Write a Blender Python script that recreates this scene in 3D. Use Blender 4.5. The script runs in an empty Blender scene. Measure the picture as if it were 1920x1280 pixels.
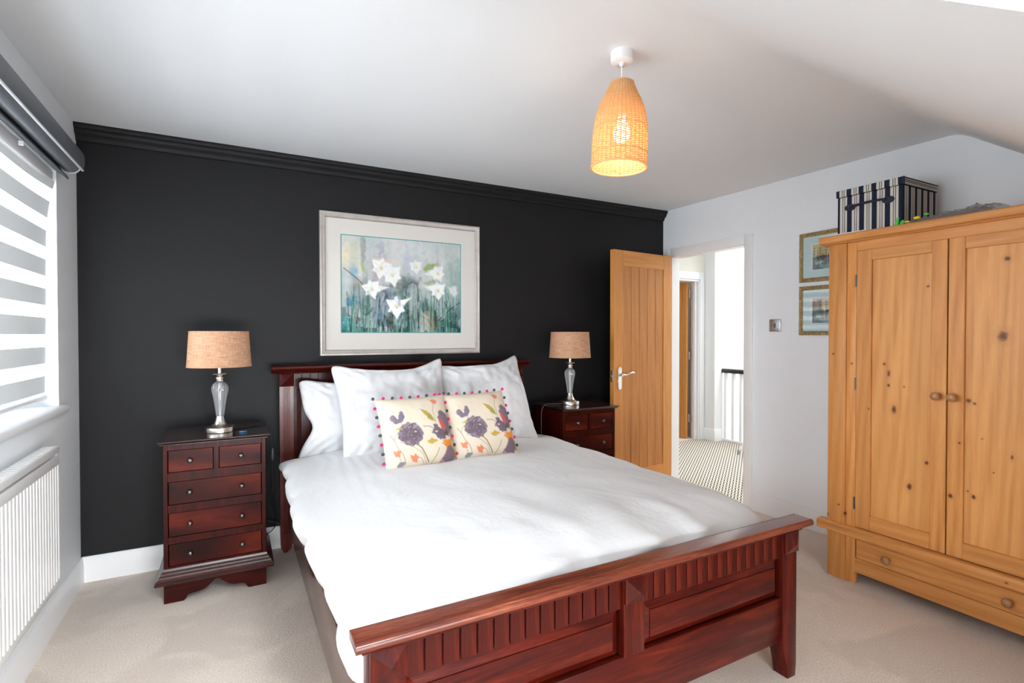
import bpy, bmesh, math, random
import numpy as np
from mathutils import Vector, Matrix, noise
random.seed(7)
PI = math.pi
sc = bpy.context.scene
COL = sc.collection

# ---------------------------------------------------------------- camera, light, exposure
cam = bpy.data.cameras.new('camera')
cam.lens = 973.75 * 36 / 1920
cam.sensor_width = 36
cam.clip_start = 0.02
cam_o = bpy.data.objects.new('camera', cam)
COL.objects.link(cam_o)
yaw, pitch, roll = 0.492, 0.0134, -0.0008
F = Vector((math.sin(yaw)*math.cos(pitch), math.cos(yaw)*math.cos(pitch), -math.sin(pitch)))
R = F.cross(Vector((0, 0, 1))).normalized()
U = R.cross(F)
R2 = math.cos(roll)*R + math.sin(roll)*U
U2 = -math.sin(roll)*R + math.cos(roll)*U
cam_o.matrix_world = Matrix(((R2.x, U2.x, -F.x, 0), (R2.y, U2.y, -F.y, 0), (R2.z, U2.z, -F.z, 1.32), (0, 0, 0, 1)))
sc.camera = cam_o

w = bpy.data.worlds.new('sky')
sc.world = w
w.use_nodes = True
w.node_tree.nodes['Background'].inputs[0].default_value = (0.86, 0.93, 1.0, 1)
w.node_tree.nodes['Background'].inputs[1].default_value = 1.5


def area(name, loc, direction, sx, sy, power, color):
    l = bpy.data.lights.new(name, 'AREA')
    l.shape = 'RECTANGLE'
    l.size, l.size_y, l.energy, l.color = sx, sy, power, color
    o = bpy.data.objects.new(name, l)
    COL.objects.link(o)
    o.location = loc
    o.rotation_euler = Vector(direction).to_track_quat('-Z', 'Y').to_euler()
    return o


# daylight pouring through the side window and the roof window, then added fill lamps
area('daylight_window', (-1.75, 1.80, 1.75), (1, 0.1, -0.12), 2.6, 1.7, 470, (0.88, 0.94, 1.0))
area('daylight_roof_window', (0.80, -0.55, 2.60), (-0.30, 0.56, -0.77), 1.1, 1.3, 135, (0.92, 0.96, 1.0))
area('rear_fill', (0.45, -1.25, 0.75), (0, 1, 0.0), 2.2, 0.9, 170, (0.92, 0.96, 1.0))  # added frontal fill from behind the camera, no known source
area('stairs_fill', (5.9, 3.3, 3.6), (-0.1, 0.05, -1), 1.2, 2.2, 160, (1.0, 0.98, 0.93))  # unseen source added above the stairwell to brighten the landing
area('landing_fill', (4.55, 2.95, 3.0), (0.1, 0.15, -1), 1.0, 1.4, 20, (1.0, 0.97, 0.90))  # added fill above the landing, lights the spindles and carpet

vs = sc.view_settings
vs.view_transform = 'Standard'
vs.look = 'None'
vs.gamma = 1
vs.use_curve_mapping = False
vs.exposure = 0.2
cy = sc.cycles
cy.max_bounces = 14
cy.diffuse_bounces = 8
cy.glossy_bounces = 5
cy.transmission_bounces = 10
cy.transparent_max_bounces = 12
cy.caustics_reflective = False
cy.caustics_refractive = False
cy.sample_clamp_indirect = 4

# ---------------------------------------------------------------- mesh helpers
CH = {}          # world matrix of every object that parts are hung on


class G:
    """collects geometry in one bmesh"""
    def __init__(s):
        s.bm = bmesh.new()

    def box(s, x0, x1, y0, y1, z0, z1, bev=0.0, seg=1):
        t = bmesh.new()
        r = bmesh.ops.create_cube(t, size=1)
        for v in t.verts:
            v.co = Vector(((x0+x1)/2 + v.co.x*(x1-x0), (y0+y1)/2 + v.co.y*(y1-y0), (z0+z1)/2 + v.co.z*(z1-z0)))
        if bev:
            bmesh.ops.bevel(t, geom=t.edges[:], offset=bev, segments=seg, profile=0.5, affect='EDGES')
        s.merge(t)
        return s

    def merge(s, t):
        m = bpy.data.meshes.new('t')
        t.to_mesh(m)
        t.free()
        s.bm.from_mesh(m)
        bpy.data.meshes.remove(m)

    def quad(s, *pts):
        s.bm.faces.new([s.bm.verts.new(p) for p in pts])
        return s

    def prism(s, poly, axis, a0, a1, bev=0.0, seg=1):
        t = bmesh.new()
        def P(p, a):
            return {'x': (a, p[0], p[1]), 'y': (p[0], a, p[1]), 'z': (p[0], p[1], a)}[axis]
        A = [t.verts.new(P(p, a0)) for p in poly]
        B = [t.verts.new(P(p, a1)) for p in poly]
        n = len(poly)
        t.faces.new(A)
        t.faces.new(B[::-1])
        for i in range(n):
            t.faces.new((A[i], B[i], B[(i+1) % n], A[(i+1) % n]))
        bmesh.ops.recalc_face_normals(t, faces=t.faces[:])
        if bev:
            bmesh.ops.bevel(t, geom=[e for e in t.edges if e.calc_length() > bev*3], offset=bev, segments=seg, profile=0.5, affect='EDGES')
        s.merge(t)
        return s

    def lathe(s, prof, seg=32, c=(0, 0, 0), close=False, flute=0, depth=0.0):
        rings = []
        for r, z in prof:
            if r < 1e-6:
                rings.append([s.bm.verts.new((c[0], c[1], c[2]+z))])
            else:
                ring = []
                for i in range(seg):
                    a = 2*PI*i/seg
                    rr = r*(1 - depth*abs(math.sin(flute*a/2))) if flute else r
                    ring.append(s.bm.verts.new((c[0]+rr*math.cos(a), c[1]+rr*math.sin(a), c[2]+z)))
                rings.append(ring)
        pairs = list(zip(rings, rings[1:]))
        if close:
            pairs.append((rings[-1], rings[0]))
        for a, b in pairs:
            for i in range(seg):
                j = (i+1) % seg
                if len(a) == 1 and len(b) == 1:
                    continue
                if len(a) == 1:
                    s.bm.faces.new((a[0], b[j], b[i]))
                elif len(b) == 1:
                    s.bm.faces.new((a[i], a[j], b[0]))
                else:
                    s.bm.faces.new((a[i], a[j], b[j], b[i]))
        return s

    def tube(s, pts, r, seg=8, closed=False, flat=1.0):
        pts = [Vector(p) for p in pts]
        n = len(pts)
        rings = []
        up = None
        for i, p in enumerate(pts):
            if closed:
                d = pts[(i+1) % n] - pts[i-1]
            else:
                d = pts[min(i+1, n-1)] - pts[max(i-1, 0)]
            d.normalize()
            if up is None:
                up = Vector((0, 0, 1)) if abs(d.z) < 0.9 else Vector((1, 0, 0))
            a = d.cross(up).normalized()
            b = a.cross(d).normalized()
            up = b
            rr = r[i] if isinstance(r, (list, tuple)) else r
            rings.append([s.bm.verts.new(p + a*rr*math.cos(2*PI*k/seg) + b*rr*flat*math.sin(2*PI*k/seg)) for k in range(seg)])
        m = n if closed else n-1
        for i in range(m):
            a, b = rings[i], rings[(i+1) % n]
            for k in range(seg):
                s.bm.faces.new((a[k], a[(k+1) % seg], b[(k+1) % seg], b[k]))
        if not closed:
            s.bm.faces.new(rings[0][::-1])
            s.bm.faces.new(rings[-1])
        return s

    def loop(s, rings, close=False):
        """rings: list of equal lists of points, joined as closed rings"""
        V = [[s.bm.verts.new(p) for p in r] for r in rings]
        m = len(V)
        for i in range(m if close else m-1):
            a, b = V[i], V[(i+1) % m]
            n = len(a)
            for k in range(n):
                s.bm.faces.new((a[k], a[(k+1) % n], b[(k+1) % n], b[k]))
        return V

    def grid(s, fn, nu, nv):
        V = [[s.bm.verts.new(fn(i/nu, j/nv)) for j in range(nv+1)] for i in range(nu+1)]
        for i in range(nu):
            for j in range(nv):
                s.bm.faces.new((V[i][j], V[i+1][j], V[i+1][j+1], V[i][j+1]))
        return s

    def move(s, m):
        s.bm.transform(m)
        return s


def build(name, g, mat, parent=None, smooth=35, local=False, kind=None):
    bm = g.bm
    bmesh.ops.recalc_face_normals(bm, faces=bm.faces[:])
    if parent is not None and not local:
        bm.transform(CH[parent.name].inverted())
    me = bpy.data.meshes.new(name)
    bm.to_mesh(me)
    bm.free()
    if smooth:
        me.polygons.foreach_set('use_smooth', [True]*len(me.polygons))
        me.set_sharp_from_angle(angle=math.radians(smooth))
    for m in (mat if isinstance(mat, list) else [mat]):
        me.materials.append(m)
    o = bpy.data.objects.new(name, me)
    COL.objects.link(o)
    if parent is not None:
        o.parent = parent
        CH[o.name] = CH[parent.name]
    else:
        CH[o.name] = Matrix.Identity(4)
    if kind:
        o['kind'] = kind
    return o


def share(src, name, parent, loc=None):
    o = src.copy()
    o.name = name
    COL.objects.link(o)
    o.parent = parent
    if loc is not None:
        o.location = loc
    CH[o.name] = CH[parent.name]
    return o


def thing(name, label, cat, loc=(0, 0, 0), rotz=0.0, group=None, rot=None):
    o = bpy.data.objects.new(name, None)
    COL.objects.link(o)
    o.empty_display_size = 0.05
    o.location = loc
    o.rotation_euler = rot if rot else (0, 0, rotz)
    o['label'] = label
    o['category'] = cat
    if group:
        o['group'] = group
    CH[o.name] = Matrix.Translation(loc) @ o.rotation_euler.to_matrix().to_4x4()
    return o


def struct(name, g, mat, smooth=None, parent=None):
    return build(name, g, mat, parent, smooth, kind='structure')


def copy_tree(o, parent=None):
    c = o.copy()
    COL.objects.link(c)
    c.parent = parent
    CH[c.name] = CH[parent.name] if parent else Matrix.Identity(4)
    for ch in list(o.children):
        copy_tree(ch, c)
    return c


# ---------------------------------------------------------------- materials
class N:
    def __init__(s, name):
        s.m = bpy.data.materials.new(name)
        s.m.use_nodes = True
        s.t = s.m.node_tree
        s.b = s.t.nodes['Principled BSDF']
        s.out = s.t.nodes['Material Output']

    def n(s, typ, **kw):
        nd = s.t.nodes.new('ShaderNode'+typ)
        for k, v in kw.items():
            if k in nd.inputs.keys() if not k.startswith('_') else False:
                pass
            setattr(nd, k.lstrip('_'), v)
        return nd

    def l(s, a, b):
        s.t.links.new(a, b)

    def val(s, nd, **kw):
        for k, v in kw.items():
            nd.inputs[k.replace('_', ' ')].default_value = v
        return nd

    def math(s, op, a, b=None, clamp=False):
        nd = s.n('Math', operation=op, use_clamp=clamp)
        for i, x in enumerate((a, b)):
            if x is None:
                continue
            if isinstance(x, (int, float)):
                nd.inputs[i].default_value = x
            else:
                s.l(x, nd.inputs[i])
        return nd.outputs[0]

    def mix(s, f, a, b, typ='MIX'):
        nd = s.n('Mix', data_type='RGBA', blend_type=typ)
        for i, x in ((0, f), (6, a), (7, b)):
            if isinstance(x, (int, float)):
                nd.inputs[i].default_value = x
            elif isinstance(x, tuple):
                nd.inputs[i].default_value = (*x, 1) if len(x) == 3 else x
            else:
                s.l(x, nd.inputs[i])
        return nd.outputs[2]

    def coord(s, scale=(1, 1, 1), kind='Object', rot=(0, 0, 0), loc=(0, 0, 0)):
        tc = s.n('TexCoord')
        mp = s.n('Mapping')
        mp.inputs['Scale'].default_value = scale
        mp.inputs['Rotation'].default_value = rot
        mp.inputs['Location'].default_value = loc
        s.l(tc.outputs[kind], mp.inputs['Vector'])
        return mp.outputs[0]

    def noise(s, vec, scale, detail=4, rough=0.55, dist=0.0):
        nd = s.n('TexNoise')
        s.val(nd, Scale=scale, Detail=detail, Roughness=rough, Distortion=dist)
        s.l(vec, nd.inputs['Vector'])
        return nd.outputs['Fac']

    def ramp(s, fac, stops):
        nd = s.n('ValToRGB')
        e = nd.color_ramp.elements
        while len(e) < len(stops):
            e.new(0.5)
        for el, (p, c) in zip(e, stops):
            el.position = p
            el.color = (*c, 1) if isinstance(c, tuple) else (c, c, c, 1)
        s.l(fac, nd.inputs[0])
        return nd.outputs[0]

    def bump(s, h, strength=0.2, dist=0.01):
        nd = s.n('Bump')
        nd.inputs['Strength'].default_value = strength
        nd.inputs['Distance'].default_value = dist
        s.l(h, nd.inputs['Height'])
        s.l(nd.outputs[0], s.b.inputs['Normal'])
        return nd

    def base(s, c):
        if isinstance(c, tuple):
            s.b.inputs['Base Color'].default_value = (*c, 1)
        else:
            s.l(c, s.b.inputs['Base Color'])
        return s

    def set(s, rough=0.5, metal=0.0, spec=0.5, coat=0.0, coat_r=0.1, sheen=0.0):
        s.val(s.b, Roughness=rough, Metallic=metal)
        s.b.inputs['Specular IOR Level'].default_value = spec
        s.b.inputs['Coat Weight'].default_value = coat
        s.b.inputs['Coat Roughness'].default_value = coat_r
        s.b.inputs['Sheen Weight'].default_value = sheen
        return s


def plain(name, c, rough=0.5, metal=0.0, var=0.05, vs=8.0, bump=0.0, bs=200.0, spec=0.5, coat=0.0, sheen=0.0):
    k = N(name)
    v = k.coord()
    f = k.noise(v, vs, 3)
    k.base(k.mix(f, tuple(x*(1-var) for x in c), tuple(min(1, x*(1+var)) for x in c)))
    k.set(rough, metal, spec, coat, 0.1, sheen)
    if bump:
        k.bump(k.noise(v, bs, 2), bump, 0.002)
    return k.m


def wood(name, stops, axis, scale=1.0, rough=0.3, coat=0.0, coat_r=0.1, stretch=14.0, knots=None, kax=(1, 2), bump=0.08, fine=0.25, spec=0.5, ring=0.0, vary=0.0, boards=0.0):
    k = N(name)
    sx = [stretch]*3
    sx['xyz'.index(axis)] = 1.0
    sx = tuple(v*scale for v in sx)
    v = k.coord(sx)
    if ring:
        wv = k.n('TexWave', wave_type='BANDS', bands_direction='DIAGONAL')
        k.val(wv, Scale=0.55, Distortion=9.0, Detail=2.5)
        wv.inputs['Detail Scale'].default_value = 0.7
        k.l(v, wv.inputs['Vector'])
    f = k.noise(v, 1.6, 5, 0.6, 0.8)
    if ring:
        f = k.math('ADD', k.math('MULTIPLY', f, 1-ring), k.math('MULTIPLY', wv.outputs['Fac'], ring))
    col = k.ramp(f, stops)
    v2 = k.coord(tuple(x*5 for x in sx))
    g = k.noise(v2, 3.0, 3, 0.6)
    col = k.mix(k.math('MULTIPLY', k.ramp(g, [(0.42, 0.0), (0.62, 1.0)]), fine), col, stops[0][1])
    if boards:                                 # glued-up boards of slightly different tone
        tcb = k.n('TexCoord')
        sb = k.n('SeparateXYZ')
        k.l(tcb.outputs['Object'], sb.inputs[0])
        wn = k.n('TexWhiteNoise', noise_dimensions='1D')
        k.l(k.math('FLOOR', k.math('DIVIDE', sb.outputs[1], 0.082)), wn.inputs['W'])
        col = k.mix(k.math('MULTIPLY', wn.outputs['Value'], boards), col, tuple(c*.62 for c in stops[1][1]))
    if vary:                                   # every member has its own tone
        oi = k.n('ObjectInfo')
        col = k.mix(k.math('MULTIPLY', oi.outputs['Random'], vary), col, tuple(c*.6 for c in stops[1][1]))
    if knots:
        tc = k.n('TexCoord')
        sep = k.n('SeparateXYZ')
        k.l(tc.outputs['Object'], sep.inputs[0])
        a, b = sep.outputs[kax[0]], sep.outputs[kax[1]]
        wob = k.noise(k.coord((60, 60, 60)), 1.0, 2)
        for (ky, kz, rr, asp) in knots:
            dy = k.math('SUBTRACT', a, ky)
            dz = k.math('MULTIPLY', k.math('SUBTRACT', b, kz), asp)
            d = k.math('SQRT', k.math('ADD', k.math('MULTIPLY', dy, dy), k.math('MULTIPLY', dz, dz)))
            d = k.math('DIVIDE', d, rr*.85)
            d = k.math('ADD', d, k.math('MULTIPLY', k.math('SUBTRACT', wob, 0.5), 0.8))
            halo = k.math('SUBTRACT', 1.0, k.math('MULTIPLY', d, 0.4), True)
            col = k.mix(k.math('MULTIPLY', halo, 0.45), col, tuple(c*.75 for c in stops[0][1]))
            core = k.math('MULTIPLY', k.math('SUBTRACT', 1.15, d), 1.6, True)
            col = k.mix(k.math('MULTIPLY', core, .9), col, (0.15, 0.042, 0.016))
            eye = k.math('MULTIPLY', k.math('SUBTRACT', 0.6, d), 2.5, True)
            col = k.mix(k.math('MULTIPLY', eye, .7), col, (0.05, 0.018, 0.01))
    k.base(col)
    k.set(rough, 0, spec, coat, coat_r)
    if bump:
        k.bump(g, bump, 0.001)
    return k.m


M = {}
MAH = [(0.25, (0.012, 0.0013, 0.0010)), (0.5, (0.036, 0.0026, 0.0014)), (0.8, (0.095, 0.009, 0.0032))]
for ax in 'xyz':
    M['mah_'+ax] = wood('mahogany_'+ax, MAH, ax, 1.6, 0.32, 0.06, 0.14, 12, spec=0.15, fine=.35)
MAHR = [(0.25, (0.018, 0.0019, 0.0014)), (0.5, (0.055, 0.0040, 0.0018)), (0.8, (0.145, 0.0155, 0.0045))]
for ax in 'xyz':
    M['mahr_'+ax] = wood('red_mahogany_'+ax, MAHR, ax, 1.8, 0.30, 0.08, 0.14, 12, spec=0.16, fine=.35)
M['top_x'] = wood('polished_mahogany_top', [(0.25, (0.008, 0.0016, 0.0014)), (0.5, (0.022, 0.0034, 0.0026)), (0.8, (0.05, 0.009, 0.005))], 'x', 1.4, 0.14, 0.6, 0.08, 12, spec=0.5)
M['mould_x'] = wood('moulding_mahogany', [(0.25, (0.012, 0.002, 0.0015)), (0.5, (0.035, 0.0045, 0.003)), (0.8, (0.08, 0.012, 0.006))], 'x', 1.4, 0.27, 0.25, 0.22, 12, spec=0.35)
M['cap_x'] = wood('cap_mahogany', [(0.25, (0.055, 0.009, 0.005)), (0.5, (0.15, 0.028, 0.011)), (0.8, (0.28, 0.066, 0.024))], 'x', 1.8, 0.27, 0.30, 0.15, 12, spec=0.4, fine=.45)
M['post_z'] = wood('post_mahogany', [(0.25, (0.040, 0.005, 0.004)), (0.5, (0.12, 0.016, 0.009)), (0.8, (0.22, 0.036, 0.018))], 'z', 1.8, 0.30, 0.15, 0.12, 14, spec=0.3, fine=.5)
M['side_y'] = wood('side_mahogany', [(0.25, (0.022, 0.005, 0.004)), (0.5, (0.055, 0.014, 0.009)), (0.8, (0.10, 0.028, 0.017))], 'y', 1.4, 0.22, 0.5, 0.12, 12, spec=0.5)
PINE = [(0.2, (0.46, 0.17, 0.042)), (0.5, (0.62, 0.26, 0.072)), (0.8, (0.70, 0.335, 0.108))]
KP = [(1.238, 1.547, .008, 1), (1.422, 1.17, .008, 1), (1.402, 1.123, .010, .5), (1.402, 1.064, .008, .8), (1.377, .944, .014, .55), (1.334, 1.062, .005, 1), (1.237, .709, .011, .9), (1.307, .579, .014, .7),
      (.965, 1.311, .022, .8), (.953, 1.641, .014, 1), (1.080, 1.022, .012, .9), (1.058, 1.011, .007, 1), (1.079, .616, .006, 1), (1.058, .596, .010, .8), (.93, .80, .006, .4), (1.03, .86, .004, 1), (.99, .72, .004, 1)]
KF = [(1.488, .936, .006, 1), (1.107, .829, .006, 1), (1.138, .581, .011, .8), (1.665, 1.214, .007, 1), (1.692, .329, .012, .8), (1.631, .4, .007, 1), (1.575, 1.164, .006, 1), (1.60, .36, .008, .6), (0.93, .275, .006, 1)]
M['pine_panel'] = wood('pine_panel', [(0.2, (0.52, 0.205, 0.054)), (0.5, (0.68, 0.305, 0.092)), (0.8, (0.76, 0.375, 0.125))], 'z', 1.5, 0.42, 0, 0.1, 16, KP, bump=0.03, fine=0.16, spec=0.3, ring=0.22, boards=0.35)
M['pine_v'] = wood('pine_upright', PINE, 'z', 1.5, 0.42, 0, 0.1, 16, KF, bump=0.03, fine=0.22, spec=0.3, ring=0.25, vary=0.45)
M['pine_h'] = wood('pine_rail', PINE, 'y', 1.5, 0.42, 0, 0.1, 16, KF, bump=0.03, fine=0.22, spec=0.3, ring=0.25, vary=0.45)
OAK = [(0.2, (0.46, 0.18, 0.04)), (0.5, (0.59, 0.25, 0.063)), (0.8, (0.67, 0.31, 0.09))]
M['pine_knob'] = wood('turned_pine', [(0.2, (0.26, 0.115, 0.04)), (0.5, (0.36, 0.165, 0.06)), (0.8, (0.44, 0.22, 0.085))], 'y', 3.0, 0.3, 0.2, 0.15, 8, spec=0.45)
M['oak_v'] = wood('oak_upright', OAK, 'z', 1.5, 0.4, 0, 0.1, 16, bump=0.04, fine=0.35, spec=0.3)
M['oak_plank'] = wood('oak_plank', [(0.2, (0.38, 0.14, 0.030)), (0.5, (0.50, 0.20, 0.048)), (0.8, (0.58, 0.255, 0.070))], 'z', 1.3, 0.4, 0, 0.1, 14, bump=0.04, fine=0.4, spec=0.3, ring=0.15)
M['oak_h'] = wood('oak_cross', OAK, 'x', 1.5, 0.4, 0, 0.1, 16, bump=0.04, fine=0.35, spec=0.3)
M['wall'] = plain('white_wall_paint', (0.825, 0.855, 0.88), 0.65, var=0.01, bump=0.05, bs=120)
M['ceil'] = plain('white_ceiling_paint', (0.785, 0.805, 0.82), 0.75, var=0.01, bump=0.05, bs=90)
M['cream'] = plain('cream_wall_paint', (0.78, 0.75, 0.66), 0.65, var=0.01)
M['black'] = plain('black_wall_paint', (0.0062, 0.0060, 0.0068), 0.55, var=0.12, vs=2.5, bump=0.06, bs=110, spec=0.28)
M['gloss'] = plain('white_gloss_paint', (0.82, 0.82, 0.82), 0.35, var=0.01)
M['upvc'] = plain('white_plastic', (0.84, 0.84, 0.85), 0.3, var=0.01)
M['enamel'] = plain('white_radiator_enamel', (0.86, 0.86, 0.85), 0.3, var=0.01)
M['nickel'] = plain('brushed_nickel', (0.66, 0.62, 0.57), 0.24, 1.0, var=0.06, vs=40)
M['steel'] = plain('brushed_steel', (0.60, 0.60, 0.60), 0.32, 1.0, var=0.04, vs=40)
M['chrome'] = plain('polished_chrome', (0.80, 0.79, 0.77), 0.12, 1.0, var=0.02)
M['pewter'] = plain('dark_pewter', (0.16, 0.15, 0.145), 0.28, 1.0, var=0.1, vs=60)
M['cord'] = plain('black_rubber', (0.012, 0.012, 0.012), 0.5)
M['grey_cord'] = plain('grey_cord', (0.10, 0.10, 0.10), 0.45)
M['blue_plastic'] = plain('blue_plastic', (0.02, 0.25, 0.55), 0.35)
M['grey_rubber'] = plain('grey_rubber', (0.26, 0.28, 0.29), 0.6)
M['dark_rail'] = plain('black_gloss_handrail', (0.012, 0.012, 0.012), 0.3)
M['blind_grey'] = plain('slate_grey_blind', (0.115, 0.122, 0.135), 0.45, var=0.04)
M['blind_edge'] = plain('pale_grey_edge', (0.62, 0.63, 0.65), 0.35)
M['pink'] = plain('magenta_wool', (0.62, 0.01, 0.13), 0.9, bump=0.4, bs=300)
M['charcoal'] = plain('charcoal_wool', (0.055, 0.06, 0.065), 0.9, bump=0.4, bs=300)
M['mat_board'] = plain('ivory_mount_board', (0.72, 0.69, 0.64), 0.7, var=0.02)
M['mat_blue'] = plain('pale_mount_board', (0.64, 0.79, 0.78), 0.7, var=0.02)
M['teal_line'] = plain('teal_mount_line', (0.10, 0.32, 0.29), 0.6)
M['white_core'] = plain('white_mount_bevel', (0.85, 0.85, 0.84), 0.6)
M['navy'] = plain('navy_webbing', (0.012, 0.016, 0.035), 0.7, bump=0.3, bs=500)
M['paper'] = plain('white_paper', (0.78, 0.77, 0.75), 0.7)
M['yellow'] = plain('yellow_print', (0.80, 0.55, 0.02), 0.4)
M['green'] = plain('green_print', (0.06, 0.50, 0.05), 0.4)


def mk_silver():
    k = N('silver_leaf_frame')
    v = k.coord()
    f = k.noise(v, 14, 4, 0.6)
    k.base(k.ramp(f, [(0.25, (0.40, 0.355, 0.32)), (0.45, (0.48, 0.445, 0.415)), (0.75, (0.52, 0.49, 0.465))]))
    k.set(0.38, 0.45)
    k.bump(k.noise(v, 150, 2), 0.1, 0.001)
    return k.m


def mk_gilt():
    k = N('antique_gilt_frame')
    v = k.coord()
    f = k.noise(v, 130, 4, 0.7)
    k.base(k.ramp(f, [(0.35, (0.07, 0.04, 0.015)), (0.5, (0.34, 0.24, 0.10)), (0.7, (0.62, 0.48, 0.25))]))
    k.set(0.45, 0.35)
    k.bump(f, 0.5, 0.002)
    return k.m


def mk_carpet():
    k = N('beige_cut_pile_carpet')
    v = k.coord()
    a = k.noise(v, 170, 3, 0.75)
    b = k.noise(v, 2.6, 3, 0.5, 0.6)
    c = k.noise(v, 70, 2, 0.6)
    col = k.ramp(a, [(0.3, (0.50, 0.415, 0.345)), (0.55, (0.76, 0.66, 0.565)), (0.75, (0.90, 0.81, 0.715))])
    col = k.mix(k.ramp(b, [(0.45, 0.0), (0.54, 0.34)]), col, (0.45, 0.375, 0.315))
    col = k.mix(k.math('MULTIPLY', c, 0.22), col, (0.5, 0.42, 0.36))
    k.base(col)
    k.set(0.95, 0, 0.1, sheen=0.25)
    k.bump(k.math('ADD', a, c), 0.5, 0.004)
    return k.m


def mk_landing_carpet():
    k = N('black_and_cream_geometric_carpet')
    tc = k.n('TexCoord')
    sep = k.n('SeparateXYZ')
    k.l(tc.outputs['Object'], sep.inputs[0])
    X, Y = sep.outputs[0], sep.outputs[1]
    u = k.math('DIVIDE', X, 0.068)
    row = k.math('FLOOR', u)
    fu = k.math('FRACT', u)
    vv = k.math('SUBTRACT', k.math('DIVIDE', Y, 0.031), k.math('MULTIPLY', fu, 1.7))
    vv = k.math('ADD', vv, k.math('MULTIPLY', row, 0.37))
    fv = k.math('FRACT', vv)
    inr = k.math('LESS_THAN', fu, 0.66)
    dark = k.math('MULTIPLY', k.math('LESS_THAN', fv, 0.40), inr)
    light = k.math('MULTIPLY', k.math('GREATER_THAN', fv, 0.48), inr)
    col = k.mix(light, (0.42, 0.38, 0.32), (0.70, 0.66, 0.58))
    col = k.mix(dark, col, (0.055, 0.045, 0.04))
    a = k.noise(k.coord(), 300, 2)
    col = k.mix(k.math('MULTIPLY', a, 0.15), col, (0.3, 0.28, 0.25))
    k.base(col)
    k.set(0.95, 0, 0.1)
    k.bump(a, 0.15, 0.001)
    return k.m


def mk_linen(name, c, wr=0.25, big=5.0):
    k = N(name)
    v = k.coord()
    k.base(c)
    k.set(0.75, 0, 0.25, sheen=0.15)
    a = k.noise(v, big, 4, 0.6, 1.2)
    b = k.noise(k.coord((1, 0.35, 1), rot=(0, 0, 0.35)), 28, 3, 0.6, 0.6)
    k.bump(k.math('ADD', a, k.math('MULTIPLY', b, 0.18)), wr, 0.03)
    return k.m


def mk_burlap():
    k = N('tan_woven_raffia')
    tc = k.n('TexCoord')
    v = k.n('Mapping')
    k.l(tc.outputs['Object'], v.inputs[0])
    sep = k.n('SeparateXYZ')
    k.l(v.outputs[0], sep.inputs[0])
    ang = k.math('ARCTAN2', sep.outputs[1], sep.outputs[0])
    cmb = k.n('CombineXYZ')
    k.l(k.math('MULTIPLY', ang, 0.15), cmb.inputs[0])
    k.l(k.math('MULTIPLY', sep.outputs[2], 0.06), cmb.inputs[1])
    wv = k.noise(cmb.outputs[0], 420, 2, 0.5)
    cmb2 = k.n('CombineXYZ')
    k.l(k.math('MULTIPLY', ang, 0.008), cmb2.inputs[0])
    k.l(sep.outputs[2], cmb2.inputs[1])
    hz = k.noise(cmb2.outputs[0], 300, 2, 0.5)
    m = k.math('MULTIPLY', k.math('ADD', wv, hz), 0.5)
    col = k.ramp(m, [(0.36, (0.46, 0.23, 0.12)), (0.5, (0.66, 0.39, 0.24)), (0.66, (0.78, 0.53, 0.36))])
    k.base(col)
    k.set(0.85, 0, 0.15)
    k.bump(m, 0.5, 0.003)
    tr = k.n('BsdfTranslucent')
    k.l(col, tr.inputs[0])
    mx = k.n('MixShader')
    mx.inputs[0].default_value = 0.35
    k.l(k.b.outputs[0], mx.inputs[1])
    k.l(tr.outputs[0], mx.inputs[2])
    k.l(mx.outputs[0], k.out.inputs[0])
    return k.m


def mk_mix(name, c, kind2, fac, c2=None, rough=0.6):
    k = N(name)
    k.base(c)
    k.set(rough, 0, 0.2)
    tr = k.n(kind2)
    tr.inputs[0].default_value = (*(c2 or c), 1)
    mx = k.n('MixShader')
    mx.inputs[0].default_value = fac
    k.l(k.b.outputs[0], mx.inputs[1])
    k.l(tr.outputs[0], mx.inputs[2])
    k.l(mx.outputs[0], k.out.inputs[0])
    return k.m


def mk_sheer():
    k = N('sheer_blind_voile')
    tl = k.n('BsdfTranslucent')
    tl.inputs[0].default_value = (0.92, 0.94, 0.96, 1)
    tr = k.n('BsdfTransparent')
    mx = k.n('MixShader')
    mx.inputs[0].default_value = 0.45
    k.l(tl.outputs[0], mx.inputs[1])
    k.l(tr.outputs[0], mx.inputs[2])
    k.l(mx.outputs[0], k.out.inputs[0])
    return k.m


def mk_pane():
    k = N('window_glass')
    tr = k.n('BsdfTransparent')
    gl = k.n('BsdfGlossy')
    gl.inputs['Roughness'].default_value = 0.02
    fr = k.n('Fresnel')
    fr.inputs[0].default_value = 1.45
    mx = k.n('MixShader')
    k.l(fr.outputs[0], mx.inputs[0])
    k.l(tr.outputs[0], mx.inputs[1])
    k.l(gl.outputs[0], mx.inputs[2])
    k.l(mx.outputs[0], k.out.inputs[0])
    return k.m


def mk_crystal():
    k = N('clear_fluted_glass')
    k.base((0.95, 0.97, 1.0))
    k.set(0.03)
    k.b.inputs['Transmission Weight'].default_value = 0.8
    k.b.inputs['IOR'].default_value = 1.5
    return k.m


def mk_print(name, rough=0.8, bump=0.0, weave=0):
    k = N(name)
    at = k.n('VertexColor')
    at.layer_name = 'print'
    k.base(at.outputs[0])
    k.set(rough, 0, 0.2)
    if weave:
        k.bump(k.noise(k.coord(), weave, 2), bump, 0.001)
    return k.m


def mk_emit(name, c, s):
    k = N(name)
    k.base(c)
    k.b.inputs['Emission Color'].default_value = (*c, 1)
    k.b.inputs['Emission Strength'].default_value = s
    return k.m


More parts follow.
